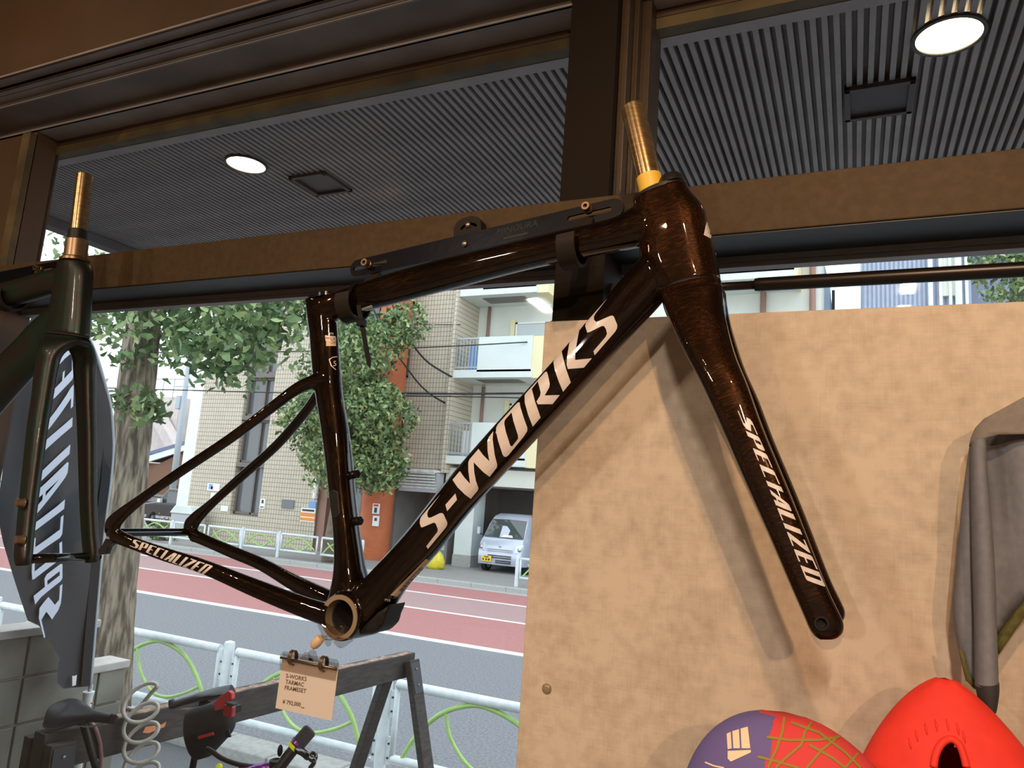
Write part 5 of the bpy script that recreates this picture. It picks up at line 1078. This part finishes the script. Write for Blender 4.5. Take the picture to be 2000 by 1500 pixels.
# timber trestle for hanging bicycles
ta, tb_ = Vector((-2.865, 2.03, 1.1275)), Vector((-2.645, 4.36, 1.1275)); td = (tb_-ta).normalized(); tsd = td.cross(Vector((0, 0, 1))).normalized()
t = thing('timber_trestle', 'long dark timber trestle for hanging bicycles outside the window', 'trestle', (-2.75, 3.2, .01))
bm_ = MB().bar(ta, tb_, .075, .145).build('beam', 'wood_dark', t, bevel=.004)
random.seed(11)
ch = []
for k in range(46):
    u = .12+.87*k/45; ch.append(ta.lerp(tb_, u)+Vector((0, 0, .0735)))
V = []; F = []
for k, p_ in enumerate(ch):
    w0 = -.034+random.uniform(0, .03); w1 = .0372-random.uniform(0, .012)
    V += [p_+tsd*w0, p_+tsd*w1, p_+tsd*(w1+.0006)-Vector((0, 0, random.uniform(.006, .03)))]
    if k: n = 3*k; F += [(n-3, n-2, n+1, n), (n-2, n-1, n+2, n+1)]
MB().add(V, F).build('chipped_edge', 'wood_chip', t)
for e_, u in ((ta, .02), (tb_, .965)):
    c = ta.lerp(tb_, u)
    for s_ in (-1, 1):
        ft = c + tsd*s_*(.11 if u < .5 else .42); ft.z = .01; tp = c+tsd*s_*.075; tp.z = 1.17
        MB().bar(tp, ft, .10, .045, up=tsd).build('leg', 'wood_dark', t, bevel=.003)
        pl = MB().bar(tp+Vector((0, 0, -.01))+tsd*s_*.026, tp.lerp(ft, .16)+tsd*s_*.026, .085, .004, up=tsd).build('joint_plate', 'plate_iron', t, bevel=.001)
        for dz in (.04, .12): MB().lathe([(.007, 0), (.006, .004), (.001, .005)], tp.lerp(ft, dz)+tsd*s_*.029, tsd*s_, 10).build('screw', 'screw', pl)
    MB().bar(Vector((*(c+tsd*(.105 if u < .5 else .30)).xy, .35)), Vector((*(c-tsd*(.105 if u < .5 else .30)).xy, .35)), .06, .04).build('cross_brace', 'wood_dark', t)
tip = PX(8, 1492, -3.0); MB().tube([ta+Vector((0, .02, -.10)), ta+Vector((-.30, -.16, -.13))], .022, 12).build('stop_bar', 'rubber', t, smooth=True)
q_ = PX(232, 1444, -2.8); MB().box(q_.x+.02, q_.x+.0235, q_.y-.04, q_.y+.05, q_.z-.012, q_.z+.012)  # faded paint smear follows
c = ta.lerp(tb_, .205)+tsd*.0378; MB().prism([c+td*a+Vector((0, 0, b)) for a, b in ((-.06, -.01), (-.05, .012), (.03, .006), (.05, .014), (.045, -.008), (-.03, -.018))], tsd*.0006).build('paint_smear', 'orange_logo', bm_)
def saddle(root, nose, tail, mt, name='shell', wd=.072, roll=0.):
    nose = Vector(nose); tail = Vector(tail); d = (nose-tail).normalized(); L = (nose-tail).length; sd = d.cross(Vector((0, 0, 1))).normalized(); up = sd.cross(d); sd, up = sd*math.cos(roll)-up*math.sin(roll), up*math.cos(roll)+sd*math.sin(roll)
    rings = []
    prof = [(0, .55, .010), (.03, .80, .022), (.10, .98, .034), (.22, 1.0, .038), (.36, .82, .036), (.50, .55, .034), (.64, .36, .032), (.78, .29, .030), (.90, .26, .030), (.97, .20, .026), (1.0, .10, .012)]
    S = spline([Vector(p_) for p_ in prof], 4)
    for u, w_, h in S:
        c = tail+d*L*u; w_ *= wd; r = []
        for k in range(20):
            q = 2*math.pi*k/20; x = math.cos(q)*w_; z = math.sin(q)
            zz = (z*.012 - (abs(x)/max(w_, .001))**2*.022 if z > 0 else z*h - .016*(abs(x)/max(w_, .001))**2)
            if z > .3 and abs(x) < .022 and .25 < u < .9: zz -= .010*(1-(abs(x)/.022)**2)
            r.append(c+sd*x+up*(zz+.010*math.sin(u*math.pi*1.0-.6)))
        rings.append(r)
    sh_ = MB().rings(rings).build(name, mt, root, smooth=True, auto=70)
    for s_ in (-1, 1): MB().tube(spline([tail+d*L*.15+sd*s_*.03-up*.03, tail+d*L*.35+sd*s_*.022-up*.045, tail+d*L*.6+sd*s_*.022-up*.045, tail+d*L*.85+sd*s_*.008-up*.03], 4), .0035, 8).build('rail', 'grey_metal', root, smooth=True)
    return d, sd, up, sh_
def bicycle(nose, tail, label, roll=0., name='bicycle', paint='black_gloss', fwd=.17, lean=0., front=True):
    nose = Vector(nose); tail = Vector(tail); t = thing(name, label, 'bicycle', (nose.x, nose.y, .01), None)
    d, sd, up, sh_ = saddle(t, nose, tail, 'saddle_black', 'saddle', .074, roll)
    m_ = tail.lerp(nose, .45)-up*.045; h = Vector((nose.x-tail.x, nose.y-tail.y, 0)).normalized()
    bb_ = Vector((m_.x, m_.y, .38))+h*fwd-h.cross(Vector((0, 0, 1)))*lean
    MB().tube([m_, m_.lerp(bb_, .35)], .0136, 14).build('seat_post', 'satin_black', t, smooth=True); MB().box(m_.x-.018, m_.x+.018, m_.y-.018, m_.y+.018, m_.z-.012, m_.z+.015).build('saddle_clamp', 'satin_black', t, bevel=.003)
    MB().tube([m_.lerp(bb_, .28), bb_], .017, 14).build('seat_tube', paint, t, smooth=True)
    rx = bb_-h*.41+Vector((0, 0, -.03)); fx_ = bb_+h*.60+Vector((0, 0, -.03)); hd = bb_+h*.42+Vector((0, 0, .50)); hb = hd+h*.05-Vector((0, 0, .14))
    if front: MB().tube([bb_, hb], .022, 14).build('down_tube', paint, t, smooth=True); MB().tube([m_.lerp(bb_, .30), hd-Vector((0, 0, .03))], .018, 14).build('top_tube', paint, t, smooth=True); MB().tube([hd+Vector((0, 0, .02)), hb], .022, 14).build('head_tube', paint, t, smooth=True)
    sdx = h.cross(Vector((0, 0, 1)))
    for s_ in (-1, 1):
        MB().tube([bb_+sdx*s_*.03, rx+sdx*s_*.065], .009, 8).build('chain_stay', paint, t, smooth=True); MB().tube([m_.lerp(bb_, .32), rx+sdx*s_*.065], .008, 8).build('seat_stay', paint, t, smooth=True); front and MB().tube([hb+sdx*s_*.05, fx_+sdx*s_*.055], .011, 8).build('fork_leg', paint, t, smooth=True)
    for c in ((rx, fx_) if front else (rx,)):
        ring = [c+h*.32*math.cos(q)+Vector((0, 0, .32*math.sin(q))) for q in (2*math.pi*k/40 for k in range(40))]
        wv = MB().tube(ring, .014, 8, closed=True).build('tyre', 'rubber', t, smooth=True); MB().tube([c+(p_-c)*.94 for p_ in ring], .009, 6, closed=True).build('rim', 'grey_metal', wv, smooth=True)
        for k in range(0, 40, 4): MB().tube([c, c+(ring[k]-c)*.94], .001, 4).build('spoke', 'grey_metal', wv)
    MB().lathe([(.03, -.036), (.03, .036)], bb_, sdx, 16).build('bottom_bracket', 'satin_black', t, smooth=True, auto=40)
    return t, hd, h, sdx, d, sd, up, m_, bb_
n1, t1 = PZ(229, 1402, 1.265), PZ(96, 1384, 1.275)
bi1, *_r1 = bicycle(n1, t1, 'bicycle with a smooth black saddle hooked over the trestle beside the block wall', R(36), fwd=.36, lean=.10)
p_ = PZ(180, 1374, 1.27); MB().box(p_.x-.006, p_.x+.006, p_.y-.003, p_.y+.003, p_.z-.001, p_.z+.003).build('saddle_logo', 'orange_logo', bi1)
n2, t2 = PZ(330, 1376, 1.27), PZ(452, 1340, 1.36)
bi2, hd2, hh2, sx2_, d2, s2, u2, m2_, bb2 = bicycle(n2, t2, 'bicycle with a ribbed black saddle and a saddle bag hung on the trestle', R(12), fwd=.06, front=False)
# its saddle bag and rear light
yb2 = t2.y-.15
t = thing('saddle_bag', 'black saddle bag with a red top flap under the ribbed saddle', 'saddle bag', PY(412, 1480, yb2))
def stY(ax_, ay_, bx_, by_, hy, Y): a = PY(ax_, ay_, Y); b = PY(bx_, by_, Y); return (a+b)/2, (a-b)/2, hy
S = [stY(372, 1384, 440, 1368, .03, yb2), stY(366, 1395, 452, 1378, .045, yb2), stY(364, 1420, 456, 1405, .05, yb2), stY(366, 1445, 450, 1430, .045, yb2), stY(374, 1470, 428, 1456, .035, yb2), stY(384, 1484, 408, 1478, .02, yb2)]
rg, ce = loft(S, 22, 4, 2.6); MB().rings(rg).build('body', 'bag_black', t, smooth=True, auto=60)
yf2 = yb2-.052
MB().prism([PY(x, y, yf2) for x, y in ((417, 1373), (419, 1389), (433, 1385), (442, 1373), (452, 1366), (452, 1354), (445, 1349), (429, 1360))], (0, .02, 0)).build('red_flap', 'red_flap', t, bevel=.003)
MB().prism([PY(x, y, yf2+.004) for x, y in ((386, 1438), (387, 1444), (416, 1436), (415, 1430))], (0, .012, 0)).build('red_tab', 'red_flap', t, bevel=.001)
MB().prism([PY(x, y, yf2+.01) for x, y in ((438, 1430), (446, 1424), (450, 1440), (442, 1441))], (0, .006, 0)).build('strap_end', 'bag_black', t)
c = PY(449, 1386, yf2-.01); t = thing('rear_light', 'red rear light clipped to the saddle bag', 'light', c)
MB().box(c.x-.024, c.x+.020, c.y-.012, c.y+.012, c.z-.026, c.z+.018).build('lens', 'lens_red', t, bevel=.006); MB().box(c.x-.016, c.x+.026, c.y-.014, c.y+.014, c.z+.018, c.z+.028).build('cap', 'grip', t, bevel=.003); MB().box(c.x-.02, c.x+.01, c.y+.012, c.y+.05, c.z-.015, c.z+.01).build('clip', 'satin_black', t)
# handlebar of a bicycle standing close to the window on the low terrace
struct('terrace', MB().box(-2.3, 3.4, 1.14, 1.62, 0, .55), 'concrete')
H = lambda x, y, Y=1.40: PY(x, y, Y)
st_ = H(540, 1492)
t = thing('handlebar_bicycle', 'black flat handlebar with a rubber grip and purple clamps close to the window', 'bicycle', (st_.x, st_.y, .55))
g0, g1, g2_ = H(604, 1428, 1.44), H(576, 1460, 1.42), H(530, 1520, 1.38)
MB().tube(spline([g0, g1, g2_, g2_+(g2_-g1)*.6], 4), .0125, 16).build('bar', 'satin_black', t, smooth=True)
gd = (g1-g0).normalized(); gl_ = (g1-g0).length
MB().lathe([(.006, -.006), (.013, -.005), (.0165, 0), (.0165, gl_*.8), (.014, gl_*.82)], g0, gd, 20).build('grip', 'grip', t, smooth=True, auto=40)
MB().lathe([(.0185, 0), (.0185, .006)], g0.lerp(g1, .70), gd, 20).build('lock_ring', 'purple', t, smooth=True, auto=40); MB().lathe([(.0182, 0), (.0182, .008)], g0.lerp(g1, .92), gd, 20).build('neon_band', 'neon', t, smooth=True, auto=40)
MB().tube(spline([g0.lerp(g1, 1.05), H(592, 1470, 1.40), H(604, 1480, 1.39), H(614, 1487, 1.38), H(606, 1500, 1.38)], 5), [.008]*10+[.005]*11, 10).build('brake_lever', 'black_gloss', t, smooth=True); MB().ball(H(611, 1478, 1.40), .012, .010, .012).build('lever_pivot', 'black_gloss', t, smooth=True)
MB().tube(spline([H(596, 1464, 1.42), H(604, 1474, 1.41), H(606, 1484, 1.40)], 4), .0022, 8).build('neon_cable', 'neon', t, smooth=True)
MB().ball(H(547, 1466, 1.40), .006, .006, .013).build('shift_paddle', 'satin_black', t, smooth=True)
MB().lathe([(.014, -.03), (.016, .0), (.016, .008), (.012, .009), (.009, .006)], st_, (0, 0, 1), 20).build('stem_cap', 'satin_black', t, smooth=True, auto=40)
MB().tube([H(536, 1499), H(505, 1501), H(470, 1506)], [.012, .010, .010], 12).build('stem', 'purple', t, smooth=True)
MB().tube(spline([H(512, 1499), H(470, 1494), H(435, 1482), H(412, 1466), H(404, 1462)], 5), .0055, 10).build('cable_loop', 'satin_black', t, smooth=True); MB().ball(H(428, 1498), .008).build('neon_band', 'neon', t, smooth=True)
MB().tube([st_, Vector((st_.x, st_.y, 1.25))], .014, 12).build('steerer', 'satin_black', t, smooth=True)
MB().tube([Vector((st_.x, st_.y, 1.3)), Vector((st_.x, st_.y, 1.18)), Vector((st_.x+.05, st_.y, .89))], .016, 12).build('fork', 'black_gloss', t, smooth=True)
wc = Vector((st_.x+.05, st_.y, .8908)); wv = MB().tube([wc+Vector((.325*math.cos(q), 0, .325*math.sin(q))) for q in (2*math.pi*k/40 for k in range(40))], .016, 8, closed=True).build('tyre', 'rubber', t, smooth=True)
for k in range(12): MB().tube([wc, wc+Vector((.315*math.cos(k*math.pi/6), 0, .315*math.sin(k*math.pi/6)))], .001, 4).build('spoke', 'grey_metal', wv)
# locks
pts = [PZ(133, 1409.5, 1.203), PZ(146, 1403, 1.2085), PZ(158, 1400.5, 1.2085), PZ(169, 1405, 1.2085), PX(178, 1412, -2.812), PX(186, 1423, -2.800), PX(192, 1441, -2.797), PX(196, 1462, -2.797), PX(196, 1500, -2.797)]
pts.append(pts[-1]+Vector((0, 0, -.2))); pts = [pts[0]+Vector((-.02, 0, -.14)), pts[0]+Vector((-.012, 0, -.03))]+pts
tag(MB().tube(spline(pts, 5), .0085, 12).build('cable_lock', 'cable_brown', smooth=True), 'reddish brown cable lock looped over the trestle beam', 'lock')
hx = []
A0, A1 = PZ(286, 1352, 1.30), PZ(345, 1500, 1.0)
A1.z = .98
for k in range(140):
    u = k/139; q = u*2*math.pi*4.3+.6; c = Vector((-2.735+.02*u, 2.36+.05*u, 1.30-.35*u)); hx.append(c+Vector((.050*math.cos(q), .035*math.cos(q)+.03*math.sin(q), .052*math.sin(q))))
hx = spline([Vector((-2.90, hx[0].y+.02, 1.12)), Vector((-2.885, hx[0].y+.02, 1.20)), Vector((-2.84, hx[0].y+.015, 1.2085)), Vector((-2.80, hx[0].y+.01, 1.225)), hx[0]+Vector((-.02, .004, -.012))], 4)[:-1]+hx
tag(MB().tube(hx, .0085, 10).build('coil_lock', 'cable_clear', smooth=True), 'clear grey coiled cable lock hanging on the trestle beam', 'lock')

# ------------------------------------------------------------------ trees
def fan_leaf(s=1.0):
    n = 6; V = [(0, 0, 0), (0, .25*s, .0)]
    for k in range(n): a = R(-58+116*k/(n-1)); r = s*(.95 if k not in (2, 3) else .82); V.append((math.sin(a)*r, .12*s+math.cos(a)*r, .10*s*math.cos(3*a)))
    return V, [(1, 2+k, 3+k) for k in range(n-1)]+[(0, 1, 2)]
def rnd_rot():
    return Matrix.Rotation(random.uniform(0, 6.28), 3, 'Z') @ Matrix.Rotation(random.uniform(.6, 2.6), 3, 'X') @ Matrix.Rotation(random.uniform(0, 6.28), 3, 'Z')
def bark_tube(mb, pts, rs, n=28, amp=.12):
    P = spline(pts, 10); RR = [v.x for v in spline([Vector((r, 0, 0)) for r in rs], 10)]; rings = []
    for i, (p, r) in enumerate(zip(P, RR)):
        ring = []
        for k in range(n):
            q = 2*math.pi*k/n; f = 1+amp*(.35*math.sin(9*q+i*.35)+.45*math.sin(17*q+1.6*math.sin(i*.5)+1)+.25*math.sin(3*q+i*.15)-.35*abs(math.sin(6*q+.9*math.sin(i*.37)))); ring.append(p+Vector((math.cos(q), math.sin(q), 0))*r*f)
        rings.append(ring)
    return mb.rings(rings)
def near_tree():
    random.seed(21); Y = 4.5; g = lambda x, y: PY(x, y, Y)
    base = g(206, 1385); t = thing('ginkgo_tree', 'leafy street tree with deeply furrowed bark beside the near guard rail', 'tree', (base.x, Y, .01))
    tp = g(288, 560); trunk = [Vector((base.x+.02, Y, .0)), g(226, 1150), g(249, 950), g(262, 800), g(284, 600), tp+Vector((.1, 0, 1.2)), tp+Vector((.2, .1, 2.6))]
    bark_tube(MB(), trunk, [.20, .165, .152, .155, .14, .12, .08], 56, .10).build('trunk', 'bark', t, smooth=True)
    for a, b, c in (((285, 590), (350, 560), (430, 600)), ((280, 640), (330, 600), (520, 560)), ((284, 600), (230, 560), (190, 620)), ((284, 580), (420, 520), (600, 560))):
        MB().tube(spline([g(*a), PY(*b, Y-.2), PY(*c, Y-.35)], 5), [.05-.04*k/10 for k in range(11)], 8).build('branch', 'bark', t, smooth=True)
    cl = [(200, 630, .3, .34, 110), (240, 600, .2, .4, 130), (300, 610, -.2, .40, 150), (350, 620, 0, .42, 190), (400, 620, .3, .42, 200), (450, 620, -.3, .42, 200), (500, 615, 0, .40, 190), (555, 605, .2, .36, 150), (590, 590, 0, .34, 110), (420, 680, 0, .32, 110), (470, 690, .2, .26, 80), (385, 665, -.2, .3, 100), (430, 725, 0, .15, 24), (480, 735, 0, .12, 14), (500, 665, 0, .22, 50), (340, 670, .3, .22, 40), (232, 780, -.2, .14, 26), (262, 792, -.25, .13, 30), (296, 806, -.15, .12, 30), (300, 780, -.15, .10, 16), (240, 700, -.22, .12, 18), (120, 470, .8, .5, 70), (215, 488, .8, .4, 60)]
    pos = []
    for x, y, dy, r, n in cl:
        c = PY(x, y, Y+dy)
        for _ in range(int(n*1.25)):
            v = Vector((random.gauss(0, .5), random.gauss(0, .6), random.gauss(0, .45)))*r; pos.append(c+v)
    random.shuffle(pos)
    V0, F0 = fan_leaf(.062); mbs = [MB(), MB(), MB()]
    meshes = []
    for q in range(3):
        me = bpy.data.meshes.new('leaf'); me.from_pydata([Vector(v) for v in V0], [], F0); me.materials.append(MATS['leaf%d' % q]); meshes.append(me)
    for i, p in enumerate(pos):
        q = random.choices((0, 1, 2), (5, 5, 2))[0]; m3 = rnd_rot(); s = random.uniform(.7, 1.25)
        if i < 290:
            o = bpy.data.objects.new('leaf', meshes[q]); link(o, t); o.matrix_local = Matrix.Translation(p-t.location) @ m3.to_4x4() @ Matrix.Scale(s, 4)
        else: mbs[q].add([p + m3 @ (Vector(v)*s) for v in V0], F0)
    for q in range(3): tag(mbs[q].build('foliage', 'leaf%d' % q, t), kind='stuff')
near_tree()
def far_tree(px, py, Y, rx, rz, n, tpx, label, seed, ls=.09):
    random.seed(seed); c = PY(px, py, Y-.3 if rx > 1.5 else Y); b = PY(*tpx, Y); t = thing('street_tree', label, 'tree', (b.x, Y, .03))
    bark_tube(MB(), [Vector((b.x, Y, .03)), b.lerp(c, .3), c, c+Vector((0, 0, rz*.5))], [.2, .15, .11, .04], 14, .08).build('trunk', 'bark_far', t, smooth=True)
    blobs = [(c+Vector((random.uniform(-.62, .62)*rx, random.uniform(-.6, .6)*rx, random.uniform(-.78, .78)*rz)), random.uniform(.30, .50)*rx) for _ in range(34)]
    V0, F0 = fan_leaf(ls); mbs = [MB(), MB(), MB()]
    for _ in range(n):
        bc, br = random.choice(blobs); v = Vector((random.gauss(0, 1), random.gauss(0, 1), random.gauss(0, 1))).normalized()*br*random.uniform(.6, 1.05); p = bc+v
        q = random.choices((0, 1, 2), (5, 4, 3))[0]; m3 = rnd_rot(); s = random.uniform(.7, 1.3); mbs[q].add([p + m3 @ (Vector(v_)*s) for v_ in V0], F0)
    for q in range(3): tag(mbs[q].build('foliage', 'leaf%d' % q, t), kind='stuff')
far_tree(690, 760, 19.05, 1.95, 3.15, 15000, (640, 1085), 'small bushy green street tree on the far pavement before the orange column', 5, .11)
far_tree(1985, 560, 15.5, .75, 1.6, 1500, (2010, 1500), 'green tree top seen above the board before the dark blue building', 9, .08)
far_tree(318, 1036, 19.6, .5, .45, 700, (312, 1052), 'low green shrub behind the far guard rail near the cone', 12, .07)
p = PY(1325, 612, 17.0)
